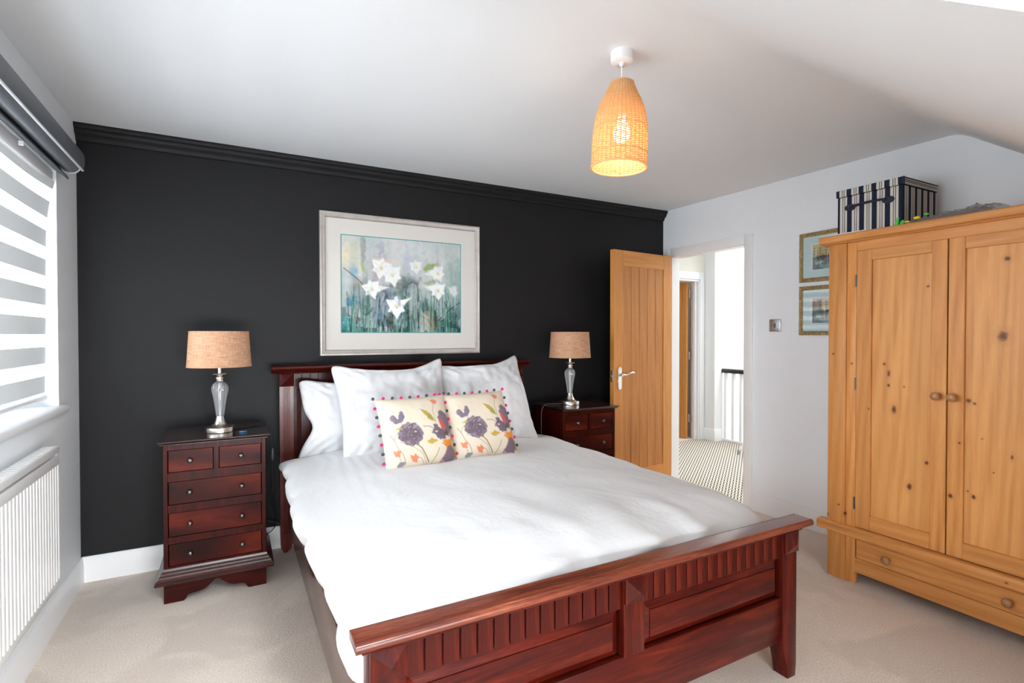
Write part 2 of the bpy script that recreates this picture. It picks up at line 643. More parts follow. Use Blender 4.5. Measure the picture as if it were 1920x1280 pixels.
def mk_stripe(name, axis):
    """navy and cream ticking stripes"""
    k = N(name)
    tc = k.n('TexCoord')
    sep = k.n('SeparateXYZ')
    k.l(tc.outputs['Object'], sep.inputs[0])
    f = k.math('FRACT', k.math('ADD', k.math('DIVIDE', sep.outputs[axis], 0.0635), 0.10))
    navy = k.math('LESS_THAN', f, 0.40)
    l1 = k.math('MULTIPLY', k.math('GREATER_THAN', f, 0.58), k.math('LESS_THAN', f, 0.63))
    l2 = k.math('MULTIPLY', k.math('GREATER_THAN', f, 0.74), k.math('LESS_THAN', f, 0.79))
    ink = k.math('ADD', navy, k.math('ADD', l1, l2), True)
    col = k.mix(ink, (0.62, 0.585, 0.52), (0.018, 0.022, 0.042))
    k.base(col)
    k.set(0.85, 0, 0.15)
    k.bump(k.noise(k.coord(), 500, 2), 0.25, 0.001)
    return k.m


def mk_hem_stripe():
    k = N('grey_edge_stripes')
    tc = k.n('TexCoord')
    sep = k.n('SeparateXYZ')
    k.l(tc.outputs['Object'], sep.inputs[0])
    z = sep.outputs[2]
    a = k.math('MULTIPLY', k.math('GREATER_THAN', z, 0.2555), k.math('LESS_THAN', z, 0.262))
    b = k.math('MULTIPLY', k.math('GREATER_THAN', z, 0.245), k.math('LESS_THAN', z, 0.2485))
    c = k.math('MULTIPLY', k.math('GREATER_THAN', z, 0.238), k.math('LESS_THAN', z, 0.241))
    k.base(k.mix(k.math('ADD', a, k.math('ADD', b, c), True), (0.52, 0.49, 0.45), (0.03, 0.03, 0.04)))
    k.set(0.85, 0, 0.15)
    return k.m


M['silver'] = mk_silver()
M['gilt'] = mk_gilt()
M['carpet'] = mk_carpet()
M['landing_carpet'] = mk_landing_carpet()
M['duvet'] = mk_linen('white_duvet_cotton', (0.65, 0.65, 0.655), 0.22, 3.5)
M['pillow'] = mk_linen('white_pillow_cotton', (0.65, 0.65, 0.66), 0.12, 9.0)
M['mattress'] = mk_linen('white_mattress_ticking', (0.78, 0.78, 0.78), 0.1)
M['cushion_cloth'] = mk_linen('cream_cushion_linen', (0.72, 0.62, 0.49), 0.15, 9.0)
M['burlap'] = mk_burlap()
M['band'] = mk_mix('opaque_blind_band', (0.66, 0.69, 0.69), 'BsdfTranslucent', 0.025)
M['sheer'] = mk_sheer()
M['pane'] = mk_pane()
M['crystal'] = mk_crystal()
M['print'] = mk_print('painted_print', 0.35)
M['fabric_print'] = mk_print('printed_cushion_linen', 0.85, 0.2, 350)
M['rattan'] = mk_mix('honey_rattan', (0.76, 0.52, 0.26), 'BsdfTranslucent', 0.4, (0.86, 0.60, 0.30), 0.55)
M['bulb'] = mk_emit('warm_bulb', (1.0, 0.86, 0.64), 20)
M['stripe_y'] = mk_stripe('navy_ticking_front', 1)
M['stripe_x'] = mk_stripe('navy_ticking_side', 0)
M['hem_stripe'] = mk_hem_stripe()
M['bag'] = mk_mix('crumpled_clear_plastic', (0.42, 0.38, 0.37), 'BsdfTransparent', 0.55, (1, 1, 1), 0.2)
M['brown'] = plain('brown_contents', (0.11, 0.07, 0.06), 0.4, var=0.5, vs=60)

# ---------------------------------------------------------------- the room
XL, XR, D = -0.7263, 3.4406, 3.514
YK = -0.58                                   # low wall behind the camera
def zc(y):                                   # ceiling height
    return 2.398 + (y-1.335)*(2.428-2.398)/(D-1.335)
CRX = [(XL-.2, 1.20), (1.25, 1.25), (2.2, 1.285), (XR, 1.335)]
SL = 0.735
def zs(x, y):                                # sloping part, from the crease down
    yc = 1.20 + (x-XL)/(XR-XL)*0.135
    return zc(yc) - SL*(yc-y)

g = G()
g.box(XL-.1, XR+.01, YK-.1, D+.1, -0.05, 0)
struct('floor', g, M['carpet'])
g = G()
g.box(XR+.01, 5.36, 1.2, 4.9, -0.05, 0.002)
struct('floor_landing', g, M['landing_carpet'])
g = G()
g.box(XR-.008, XR+.03, 2.665, 3.40, 0.0, 0.007, 0.003)
struct('trim_1', g, M['gloss'])

g = G()
nx = 24
for i in range(nx):
    xa = XL-.1 + (XR+.1-XL+.1)*i/nx
    xb = XL-.1 + (XR+.1-XL+.1)*(i+1)/nx
    ya, yb = 1.20 + (xa-XL)/(XR-XL)*.135, 1.20 + (xb-XL)/(XR-XL)*.135
    # soft rolled crease
    prev = None
    for t in (0, .25, .5, .75, 1):
        oa, ob = [], []
    rows = [(D+.1, 0)] + [(0.10, 1), (0.05, 1), (0.025, 1), (0.0, 1), (-0.025, 1), (-0.05, 1), (-0.10, 1)]
    pa, pb = [], []
    for off, k in rows:
        for lst, x_, y_ in ((pa, xa, ya), (pb, xb, yb)):
            if not k:
                lst.append((x_, off, zc(off)))
            else:
                yy = y_+off
                z_ = zc(yy) if off > 0 else zs(x_, yy)
                z_ -= 0.008*max(0, 1-abs(off)/0.05)**1.5
                lst.append((x_, yy, z_))
    for j in range(len(pa)-1):
        g.quad(pa[j], pb[j], pb[j+1], pa[j+1])
bmesh.ops.remove_doubles(g.bm, verts=g.bm.verts[:], dist=1e-4)
struct('ceiling', g, M['ceil'], 50)
# sloping ceiling with the roof-window opening
RX0, RX1, RY0, RY1 = -0.10, 0.700, -0.30, 0.70
g = G()
def slope_quad(x0, x1, y0, y1):
    n = 6
    for i in range(n):
        a, b = x0+(x1-x0)*i/n, x0+(x1-x0)*(i+1)/n
        ya = y1 if y1 is not None else 1.10 + (a-XL)/(XR-XL)*.135
        yb = y1 if y1 is not None else 1.10 + (b-XL)/(XR-XL)*.135
        g.quad((a, y0, zs(a, y0)), (b, y0, zs(b, y0)), (b, yb, zs(b, yb)), (a, ya, zs(a, ya)))
slope_quad(XL-.1, RX0, YK-.1, None)
slope_quad(RX1, XR+.1, YK-.1, None)
slope_quad(RX0, RX1, RY1, None)
slope_quad(RX0, RX1, YK-.1, RY0)
struct('ceiling_slope', g, M['ceil'], 50)
nrm = Vector((0, -0.59, 0.81))*0.14
def rp(x, y, o=0):
    return Vector((x, y, zs(x, y))) + nrm*o
def roof_window(name, x0, x1, y0, y1, fr=0.05):
    g = G()
    c4 = [(x0, y0), (x1, y0), (x1, y1), (x0, y1)]
    for i in range(4):
        a, b = c4[i], c4[(i+1) % 4]
        g.quad(rp(*a), rp(*b), rp(*b, 1), rp(*a, 1))
    wn = struct(name, g, M['gloss'])
    g = G()
    g.loop([[rp(x0+i, y0+i, o), rp(x1-i, y0+i, o), rp(x1-i, y1-i, o), rp(x0+i, y1-i, o)] for o, i in ((0.75, 0), (0.75, fr), (1.05, fr), (1.05, 0))], True)
    build('sash', g, M['upvc'], wn, None)
    g = G()
    g.quad(rp(x0+fr, y0+fr, .9), rp(x1-fr, y0+fr, .9), rp(x1-fr, y1-fr, .9), rp(x0+fr, y1-fr, .9))
    build('pane', g, M['pane'], wn, None)
roof_window('window_2', RX0, RX1, RY0, RY1)

# back wall, black feature wall
g = G()
g.box(XL-.1, XR+.1, D, D+.1, -0.02, 2.50)
struct('wall_back', g, M['black'])
g = G()
prof = [(D, 2.345), (D-.012, 2.345), (D-.014, 2.356), (D-.018, 2.366), (D-.030, 2.374), (D-.040, 2.384), (D-.042, 2.392), (D-.042, 2.398), (D-.050, 2.402), (D-.055, 2.412), (D-.055, 2.424), (D-.052, zc(D)+.004), (D, zc(D)+.004)]
g.prism(prof, 'x', XL, XR)
struct('trim_2', g, M['black'], 50)
# low wall behind the viewer, with a made-up window added for fill light
EX0, EX1, EZ0, EZ1 = -0.60, 1.50, 0.12, 0.90
g = G()
for (x0, x1, z0, z1) in ((XL-.1, EX0, -.02, 1.3), (EX1, XR+.1, -.02, 1.3), (EX0, EX1, -.02, EZ0), (EX0, EX1, EZ1, 1.3)):
    g.box(x0, x1, YK-.1, YK, z0, z1)
struct('wall_rear', g, M['wall'])
g = G()
for (x0, x1, z0, z1) in ((EX0, EX1, EZ0, EZ0+.04), (EX0, EX1, EZ1-.04, EZ1), (EX0, EX0+.04, EZ0, EZ1), (EX1-.04, EX1, EZ0, EZ1), (.43, .47, EZ0, EZ1)):
    g.box(x0, x1, YK-.07, YK-.02, z0, z1, .004)
added_win = struct('window_added_rear', g, M['upvc'])  # made-up window, lets the rear fill lamp into the room
for x0, x1 in ((EX0+.03, .44), (.46, EX1-.03)):
    g = G()
    g.box(x0, x1, YK-.048, YK-.042, EZ0+.03, EZ1-.03)
    build('pane', g, M['pane'], added_win, None)
# left wall with window opening
WY0, WY1, WZ0, WZ1 = 0.80, 3.155, 0.965, 2.085
g = G()
t = 0.22
def lw(y0, y1, z0, z1):
    g.box(XL-t, XL, y0, y1, z0, z1)
lw(YK-.1, WY0, -.02, 2.5)
lw(WY1, D+.05, -.02, 2.5)
lw(WY0, WY1, -.02, WZ0)
lw(WY0, WY1, WZ1, 2.5)
struct('wall_left', g, M['wall'])
# right wall with doorway opening
DY0, DY1, DZ = 2.660, 3.410, 2.003
g = G()
t = 0.09
def rw(y0, y1, z0, z1):
    g.box(XR, XR+t, y0, y1, z0, z1)
rw(YK-.1, DY0, -.02, 2.5)
rw(DY1, D+.05, -.02, 2.5)
rw(DY0, DY1, DZ, 2.5)
struct('wall_right', g, M['wall'])
# skirting boards
def skirt(name, x0, y0, x1, y1, nx_, ny_, h=0.135, th=0.016, z0=0.0):
    """board along a line, thickness towards the normal"""
    g = G()
    a, b = Vector((x0, y0, 0)), Vector((x1, y1, 0))
    n_ = Vector((nx_, ny_, 0))
    pr = [(0, z0), (th, z0), (th, z0+h-.04), (th-.002, z0+h-.035), (th-.004, z0+h-.012), (th-.010, z0+h), (0, z0+h)]
    A = [g.bm.verts.new(a + n_*u + Vector((0, 0, z))) for u, z in pr]
    B = [g.bm.verts.new(b + n_*u + Vector((0, 0, z))) for u, z in pr]
    g.bm.faces.new(A)
    g.bm.faces.new(B[::-1])
    for i in range(len(pr)):
        j = (i+1) % len(pr)
        g.bm.faces.new((A[i], B[i], B[j], A[j]))
    return struct(name, g, M['gloss'], 50)
skirt('baseboard_back', XL, D, XR, D, 0, -1)
skirt('baseboard_left', XL, YK, XL, D, 1, 0)
skirt('baseboard_right', XR, YK, XR, 2.588, -1, 0)

# doorway lining and architraves (bedroom side)
g = G()
g.box(XR-.001, XR+.092, DY1-.006, DY1+.02, 0, DZ+.01, 0.002)
g.box(XR-.001, XR+.092, DY0-.02, DY0+.004, 0, DZ+.01, 0.002)
g.box(XR-.001, XR+.092, DY0-.02, DY1+.02, DZ-.004, DZ+.02, 0.002)
struct('trim_3', g, M['gloss'])
g = G()
aw = 0.075
for (y0, y1, z0, z1) in ((DY0-aw, DY0-.003, 0, DZ+aw), (DY1+.003, DY1+aw, 0, DZ+aw), (DY0-.003, DY1+.003, DZ+.003, DZ+aw)):
    g.box(XR-.014, XR+.001, y0, y1, z0, z1, 0.004, 2)
struct('trim_4', g, M['gloss'], 50)

# ---------------------------------------------------------------- landing beyond the doorway
g = G()
g.box(XR+t, 4.40, 4.62, 4.74, -.02, 2.7)
g.box(5.136, 5.24, 4.62, 4.74, -.02, 2.7)
g.box(4.40, 5.136, 4.62, 4.74, 1.998, 2.7)
struct('wall_landing', g, M['cream'])
g = G()
g.box(5.215, 5.345, 4.452, 4.75, -.02, 2.7)
struct('wall_pier', g, M['gloss'])
g = G()
g.box(6.45, 6.55, 0.9, 5.4, -2.2, 3.0)
g.box(5.2, 6.55, 5.3, 5.4, -2.2, 3.0)
struct('wall_stairwell', g, M['gloss'])
g = G()
g.box(5.34, 5.40, 0.9, 4.45, -2.2, -0.0)
g.box(5.345, 5.36, 4.45, 5.4, -2.2, 3.0)
struct('wall_stairs', g, M['wall'])
g = G()
g.box(XR+t, 6.55, 1.1, 1.2, -2.2, 3.0)
struct('wall_landing_end', g, M['wall'])
g = G()
for (x0, x1, y0, y1) in ((XR+t, 4.0, .9, 5.4), (5.1, 5.45, .9, 5.4), (4.0, 5.1, .9, 2.2), (4.0, 5.1, 3.7, 5.4)):
    g.box(x0, x1, y0, y1, 2.5, 2.6)
struct('ceiling_landing', g, M['ceil'])  # the gap in the middle is added to let the fill lamp in
skirt('baseboard_pier', 5.215, 4.62, 5.215, 4.452, -1, 0, 0.15)
skirt('baseboard_pier_front', 5.20, 4.452, 5.345, 4.452, 0, -1, 0.15)
skirt('baseboard_landing', 5.187, 4.62, 5.215, 4.62, 0, -1, 0.15)
g = G()
for (x0, x1, z0, z1) in ((5.128, 5.205, 0, 2.095), (4.33, 4.41, 0, 2.095), (4.41, 5.128, 2.0, 2.095)):
    g.box(x0, x1, 4.600, 4.621, z0, z1, 0.006, 2)
struct('trim_5', g, M['gloss'], 50)
g = G()
g.box(5.118, 5.137, 4.615, 4.74, 0, 1.99, .002)
g.box(4.40, 4.42, 4.615, 4.74, 0, 1.99, .002)
g.box(4.40, 5.137, 4.615, 4.74, 1.978, 1.999, .002)
g.box(5.095, 5.119, 4.655, 4.690, 0, 1.98, .002)
struct('trim_6', g, M['gloss'])
g = G()
g.box(4.2, 6.2, 6.0, 6.1, -.1, 2.7)
g.box(4.1, 4.2, 4.74, 6.1, -.1, 2.7)
g.box(5.24, 5.345, 4.75, 6.1, -.1, 2.7)
struct('wall_far_room', g, M['cream'])
g = G()
g.box(4.1, 5.36, 4.66, 6.1, -.05, 0.004)
struct('floor_far_room', g, M['carpet'])


def panel_door(name, label, width, loc, rotz, height, group, planks=5, stile=0.107, top=0.125, bottom=0.20, th=0.042, z0=0.006):
    """door lying along +x of its own frame, front face at y=0, back at y=th"""
    d = thing(name, label, 'door', loc, rotz)
    for xa, xb in ((0, stile), (width-stile, width)):
        g = G()
        g.box(xa, xb, 0, th, z0, height, 0.0015)
        build('stile', g, M['oak_v'], d, local=True)
    g = G()
    g.box(stile, width-stile, 0, th, height-top, height, 0.0012)
    build('rail', g, M['oak_h'], d, local=True)
    g = G()
    g.box(stile, width-stile, 0, th, z0, bottom, 0.0012)
    build('rail', g, M['oak_h'], d, local=True)
    pw = (width-2*stile)/planks
    for i in range(planks):
        g = G()
        g.box(stile+pw*i+.001, stile+pw*(i+1)-.001, 0.006, th-.006, bottom-.005, height-top+.005, 0.004, 1)
        build('plank', g, M['oak_plank'], d, 20, local=True)
    return d


def hinge(parent, x, y, z, h=0.09):
    g = G()
    g.lathe([(0, 0), (.006, 0), (.006, h), (0, h)], 10, (x, y, z-h/2))
    return build('hinge', g, M['steel'], parent, local=True)


Fp, Hp = Vector((2.672, 3.266)), Vector((3.382, 3.350))
dv = Hp-Fp
door = panel_door('oak_door', 'open oak ledged door with brushed lever handle, swung back against black wall', dv.length, (Fp.x, Fp.y, 0), math.atan2(dv.y, dv.x), 2.0, None)
g = G()
pl = []
for i in range(24):
    a = 2*PI*i/24
    pl.append((0.062+0.020*math.cos(a), 0.968+0.020*math.sin(a) + (0.072 if math.sin(a) >= 0 else -0.072)))
g.prism(pl, 'y', -0.009, 0.0, 0.002, 2)
bp = build('handle_plate', g, M['chrome'], door, 40, local=True)
g = G()
g.lathe([(0, 0), (.012, 0), (.011, .03), (0, .03)], 16).move(Matrix.Translation((0.062, -.009, .995)) @ Matrix.Rotation(PI/2, 4, 'X'))
pts = [(0.062, -.040, .997), (0.085, -.043, .993), (0.11, -.046, .999), (0.14, -.048, 1.010), (0.165, -.048, 1.014), (0.185, -.048, 1.008)]
g.tube(pts, [.011, .0105, .010, .009, .0085, .008], 10, flat=0.75)
build('lever', g, M['chrome'], bp, 60, local=True)
g = G()
g.box(-.0015, .002, .010, .032, .94, 1.03, .0005)
lp = build('latch_plate', g, M['steel'], door, local=True)
g = G()
g.box(-.009, 0, .015, .027, .975, .998, .002)
build('latch_bolt', g, M['pewter'], lp, local=True)
for hz in (0.2, 1.0, 1.8):
    hinge(door, dv.length+.004, .012, hz)

far_door = panel_door('oak_door', 'second oak door, ajar in the far white frame on the landing', 0.70, (5.060, 4.735, 0), math.radians(106), 1.975, None, th=0.04)
for hz in (0.26, 1.05, 1.83):
    g = G()
    g.box(-0.018, .012, -.030, -.005, hz-.05, hz+.05, .002)
    build('hinge', g, M['steel'], far_door, local=True)

# balustrade
b = thing('stair_balustrade', 'white spindle stair balustrade with black handrail on the landing', 'balustrade', (5.37, 3.3, 0))
g = G()
pr = [(5.335, .845), (5.405, .845), (5.408, .875), (5.395, .897), (5.345, .897), (5.332, .875)]
g.prism(pr, 'y', 1.3, 4.452, .004)
build('handrail', g, M['dark_rail'], b)
g = G()
g.box(5.345, 5.395, 1.3, 4.452, 0.002, .03, .004)
build('base_rail', g, M['gloss'], b)
yb_ = 4.43
g = G()
g.box(5.352, 5.388, 4.395, 4.43, .03, .845, .004)
sp = build('spindle', g, M['gloss'], b)
for i in range(1, 20):
    share(sp, 'spindle', b, (0, -0.112*i, 0))

# clothes airer whose leg shows by the jamb
a_ = thing('clothes_airer', 'white tubular clothes airer with grey rubber foot standing past the doorway', 'airer', (4.88, 3.5, 0))
def airer_tube(name, pts):
    g = G()
    g.tube(pts, .0075, 10)
    return build(name, g, M['upvc'], a_)
t1 = airer_tube('leg', [(4.885, 3.840, .03), (4.905, 3.33, 1.0)])
t2 = airer_tube('leg', [(5.19, 3.340, .03), (4.96, 3.33, 1.0)])
t3 = airer_tube('leg', [(4.865, 2.84, .03), (4.885, 2.73, 1.0)])
for tt, ft in ((t1, (4.884, 3.842)), (t2, (5.195, 3.34)), (t3, (4.864, 2.842))):
    g = G()
    g.lathe([(0, 0), (.015, 0), (.0165, .012), (.014, .05), (.009, .055), (0, .055)], 14, (ft[0], ft[1], .002))
    build('rubber_foot', g, M['grey_rubber'], tt)
airer_tube('cross_bar', [(4.905, 3.33, 1.0), (4.885, 2.73, 1.0)])
airer_tube('cross_bar', [(4.905, 3.33, 1.0), (4.96, 3.33, 1.0)])

# light switch
s_ = thing('light_switch', 'brushed steel light switch on white wall between doorway and wardrobe', 'switch', (XR, 2.4025, 1.384))
g = G()
g.box(XR-.008, XR, 2.358, 2.447, 1.339, 1.429, .004, 3)
build('plate', g, M['steel'], s_, 60)
g = G()
g.box(XR-.012, XR-.007, 2.394, 2.410, 1.368, 1.400, .002)
build('rocker', g, M['pewter'], s_)
for yy in (2.375, 2.430):
    g = G()
    g.lathe([(0, 0), (.004, 0), (.003, .0015), (0, .0018)], 12).move(Matrix.Translation((XR-.008, yy, 1.384)) @ Matrix.Rotation(-PI/2, 4, 'Y'))
    build('screw', g, M['pewter'], s_)

# ---------------------------------------------------------------- window, blinds, radiator on the left wall
g = G()
for (y0, y1, z0, z1) in ((WY0, WY1, WZ0, WZ0+.06), (WY0, WY1, WZ1-.06, WZ1), (WY0, WY0+.06, WZ0, WZ1), (WY1-.06, WY1, WZ0, WZ1), (1.95, 2.02, WZ0, WZ1)):
    g.box(XL-.19, XL-.13, y0, y1, z0, z1, .006)
win1 = struct('window_1', g, M['upvc'])
for (y0, y1) in ((WY0+.05, 1.96), (2.01, WY1-.05)):
    g = G()
    g.box(XL-.166, XL-.160, y0, y1, WZ0+.05, WZ1-.05)
    build('pane', g, M['pane'], win1, None)
g = G()
g.prism([(XL-.19, WZ0-.012), (XL+.022, WZ0-.012), (XL+.03, WZ0-.004), (XL+.033, WZ0+.006), (XL+.03, WZ0+.016), (XL+.022, WZ0+.022), (XL-.19, WZ0+.022)], 'y', WY0-.05, WY1+.045)
struct('trim_7', g, M['gloss'], 50)

def bl_x(z):                                  # the voile hangs slightly back towards the sill
    return XL - 0.028 - 0.022*(2.03-z)
zb = thing('day_night_blind', 'white day and night blind of alternating sheer and grey bands in window', 'blind', (XL-.03, 2.1, 2.05))
g = G()
g.box(XL-.075, XL-.006, WY0+.01, WY1-.012, 2.028, WZ1-.002, .012, 3)
build('headrail', g, M['upvc'], zb, 50)
edge = [2.034]
zz = 1.992
bands = [(1.995, 2.032, 'band')]
z_ = 1.995
BW, SW = 0.077, 0.0575
while z_ > 1.05:
    z2 = max(z_-SW, 1.044)
    bands.append((z2, z_, 'sheer'))
    z_ = z2
    if z_ <= 1.045:
        break
    z2 = max(z_-BW, 1.044)
    bands.append((z2, z_, 'band'))
    z_ = z2
for (za, zb_, kind) in bands:
    g = G()
    def fn(u, v, za=za, zb_=zb_):
        y = WY0+.03 + u*(WY1-.014-WY0-.03)
        z = za + v*(zb_-za)
        x = bl_x(z) + 0.003*math.sin(3*y + 4*z)
        k = max(0, (z-1.75)/0.28)
        x += 0.03*k*k*max(0, (y-2.75)/0.4)**2
        return (x, y, z)
    g.grid(fn, 40, 4)
    build('opaque_band' if kind == 'band' else 'sheer_band', g, M[kind], zb, 60)
g = G()
g.tube([(bl_x(1.03)+.002, WY0+.03, 1.031), (bl_x(1.03)+.002, WY1-.016, 1.031)], .012, 12)
build('bottom_bar', g, M['upvc'], zb, 60)

rb = thing('roller_blind', 'slate grey blackout roller blind cassette mounted above the window', 'blind', (XL, 2.1, 2.1))
YE = 3.185
g = G()
pr = [(XL+.090, 2.192), (XL+.096, 2.19), (XL+.100, 2.175), (XL+.101, 2.15), (XL+.099, 2.128), (XL+.094, 2.110), (XL+.089, 2.112), (XL+.094, 2.135), (XL+.094, 2.17)]
g.prism(pr, 'y', WY0-.1, YE)
g.box(XL+.001, XL+.094, WY0-.1, YE, 2.183, 2.190)
build('fascia', g, M['blind_grey'], rb, 40)
g = G()
g.box(XL+.088, XL+.098, WY0-.1, YE-.002, 2.104, 2.112, .002)
build('fascia_lip', g, M['blind_edge'], rb)
g = G()
g.lathe([(0, 0), (.036, 0), (.036, YE-.03-WY0+.08), (0, YE-.03-WY0+.08)], 28).move(Matrix.Translation((XL+.052, YE-.03, 2.122)) @ Matrix.Rotation(PI/2, 4, 'X'))
build('fabric_roll', g, M['blind_grey'], rb, 50)
g = G()
for k in range(12):
    pass
pr = [(XL+.002, 2.178), (XL+.012, 2.178), (XL+.012, 2.10), (XL+.022, 2.088), (XL+.034, 2.078), (XL+.040, 2.064), (XL+.034, 2.060), (XL+.026, 2.070), (XL+.012, 2.080), (XL+.002, 2.088)]
g.prism(pr, 'y', WY0-.1, YE+.005)
build('back_rail', g, M['blind_grey'], rb, 50)
g = G()
arc = [(XL+.09, 2.108)]
for k in range(13):
    a = -PI*k/12
    arc.append((XL+.052+.040*math.cos(a), 2.122+.040*math.sin(a)))
arc += [(XL+.012, 2.18), (XL+.09, 2.18)]
g.prism(arc, 'y', YE-.028, YE-.022)
build('end_bracket', g, M['blind_edge'], rb, 40)
for yy in (2.93, 2.2):
    g = G()
    g.box(XL+.001, XL+.03, yy, yy+.018, 2.188, 2.197, .002)
    build('wall_clip', g, M['upvc'], rb)
g = G()
g.box(XL+.004, XL+.020, 2.655, 2.662, 2.048, 2.066, .001)
build('fabric_clip', g, M['upvc'], rb)

# radiator
rd = thing('radiator', 'white panel radiator with vertical flutes under the window', 'radiator', (XL+.04, 2.1, .25))
RX, RYe, RYs, RZ0, RZ1 = -0.655, 2.835, 1.15, 0.262, 0.812
g = G()
poly = []
pitch = 0.0333
y = RYs
while y < RYe - .001:
    poly += [(RX-.0055, y), (RX-.0055, min(y+.003, RYe)), (RX-.001, min(y+.0065, RYe)), (RX, min(y+.010, RYe)), (RX, min(y+.0265, RYe)), (RX-.001, min(y+.030, RYe))]
    y += pitch
poly += [(RX-.009, RYe), (RX-.018, RYe), (RX-.018, RYs)]
g.prism(poly, 'z', RZ0+.03, RZ1-.035)
build('front_panel', g, M['enamel'], rd, 40)
g = G()
g.box(RX-.018, RX+.001, RYs-.002, RYe+.002, RZ1-.04, RZ1, .004, 2)
g.box(RX-.018, RX-.002, RYs-.002, RYe+.002, RZ0, RZ0+.033, .004, 2)
build('front_seam', g, M['enamel'], rd, 50)
g = G()
g.box(RX-.055, RX+.003, RYs-.004, RYe+.004, RZ1+.012, RZ1+.040, .003, 2)
gr = build('top_grille', g, M['enamel'], rd, 50)
g = G()
for k in range(52):
    yy = RYs+.02+k*.032
    g.box(RX-.046, RX-.006, yy, yy+.018, RZ1+.0395, RZ1+.0415)
build('grille_slots', g, M['enamel'], gr)
for yy in (RYe-.0, RYs):
    g = G()
    g.box(RX-.052, RX-.006, yy-.002, yy+.003, RZ0, RZ1+.035, .001)
    build('side_panel', g, M['enamel'], rd)
g = G()
g.box(XL+.002, RX-.03, 2.55, 2.58, RZ0+.05, RZ1-.05)
build('wall_bracket', g, M['enamel'], rd)
g = G()
g.box(XL+.002, RX-.03, 1.4, 1.43, RZ0+.05, RZ1-.05)
build('wall_bracket', g, M['enamel'], rd)

# ---------------------------------------------------------------- bed
bed = thing('bed_frame', 'dark red mahogany bed frame with panelled headboard and footboard', 'bed', (1.094, 2.3, 0))
PX = [(0.278, 0.370), (1.055, 1.139), (1.830, 1.912)]
YF = 1.239
# footboard legs
for i, (x0, x1) in enumerate((PX[0], PX[2])):
    g = G()
    if i == 0:
        pr = [(x0, .57), (x0, 0), (x0+.046, 0), (x0+.058, .04), (x0+.076, .09), (x0+.088, .13), (x1, .165), (x1, .57)]
    else:
        pr = [(x0, .57), (x0, .165), (x1-.088+.008, .13), (x1-.070, .09), (x1-.058, .04), (x1-.052, 0), (x1-.004, 0), (x1, .05), (x1, .57)]
    g.prism(pr, 'y', YF, YF+.062, .003, 2)
    leg = build('leg', g, M['mahr_z'], bed)
def rosette(x0, x1, z0, z1, y, d=0.022, base=0.008, mat='mahr_z', parent=bed):
    g = G()
    cx, cz = (x0+x1)/2, (z0+z1)/2
    pts = [(x0, y, z0), (x1, y, z0), (x1, y, z1), (x0, y, z1)]
    f = [(p[0], y-base, p[2]) for p in pts]
    for i in range(4):
        g.quad(pts[i], pts[(i+1) % 4], f[(i+1) % 4], f[i])
        g.bm.faces.new([g.bm.verts.new(f[i]), g.bm.verts.new(f[(i+1) % 4]), g.bm.verts.new((cx, y-base-d, cz))])
    bmesh.ops.remove_doubles(g.bm, verts=g.bm.verts[:], dist=1e-5)
    return build('rosette_block', g, M[mat], parent, None)
for x0, x1 in PX:
    rosette(x0+.001, x1-.001, .488, .566, YF)
g = G()
g.box(PX[1][0], PX[1][1], YF, YF+.05, .318, .57, .003, 2)
build('centre_post', g, M['mahr_z'], bed)
# cap rail of footboard
g = G()
r_ = []
for k in range(9):
    a = -PI/2 + PI*k/8
    r_.append((1.206-.011*math.cos(a), .600+.0125*math.sin(a)))
pr = [(1.250, .5875)] + r_[:] + [(1.262, .6125)]
for k in range(7):
    a = PI/2 - PI*k/6
    pr.append((1.272+.010*math.cos(a), .600+.0125*math.sin(a)))
pr.pop(len(r_)+1)
pr.pop(0)
g.prism(pr, 'x', .240, 1.948, .0035, 2)
build('cap_rail', g, M['cap_x'], bed, 40)
g = G()
pr = [(1.212, .588), (1.214, .582), (1.222, .578), (1.227, .573), (1.229, .566), (1.285, .566), (1.285, .588)]
g.prism(pr, 'x', .260, 1.928, .002)
build('cap_moulding', g, M['mahr_x'], bed, 40)
# frieze blocks
secs = [(PX[0][1], PX[1][0]), (PX[1][1], PX[2][0])]
for x0, x1 in secs:
    n = 14
    pw = (x1-x0)/n
    g = G()
    g.box(x0, x1, YF+.020, YF+.045, .464, .568)
    build('frieze_board', g, M['mah_x'], bed)
    first = None
    for i in range(n):
        if first is None:
            g = G()
            g.box(x0+.0024, x0+pw-.0024, YF+.012, YF+.021, .468, .567, .0012)
            first = build('frieze_block', g, M['mahr_z'], bed)
        else:
            share(first, 'frieze_block', bed, (pw*i, 0, 0))
def raised_panel(x0, x1, z0, z1, y, marg, depth, matname, mat2, parent=bed, rail=True):
    """fielded panel: flat field standing proud, bevelled margin falling back to the frame"""
    g = G()
    def ring(m, yy):
        return [(x0+m, yy, z0+m), (x1-m, yy, z0+m), (x1-m, yy, z1-m), (x0+m, yy, z1-m)]
    V = g.loop([ring(0, y+depth+.02), ring(0, y+depth), ring(marg-.003, y+.004), ring(marg-.002, y), ring(marg+.003, y-.001)])
    g.bm.faces.new(V[-1])
    g.bm.faces.new(V[0][::-1])
    return build('raised_panel', g, M[matname], parent, 20)
for x0, x1 in secs:
    raised_panel(x0+.004, x1-.004, .318, .466, YF+.012, .032, .020, 'mahr_x', None)
g = G()
g.box(PX[0][1]-.01, PX[2][0]+.01, YF+.010, YF+.042, .146, .316, .004, 2)
build('bottom_board', g, M['mahr_x'], bed)
# side rails
for x0, x1 in ((.283, .310), (1.880, 1.907)):
    g = G()
    g.box(x0, x1, YF+.05, 3.42, .150, .385, .004, 2)
    build('side_rail', g, M['side_y'], bed)
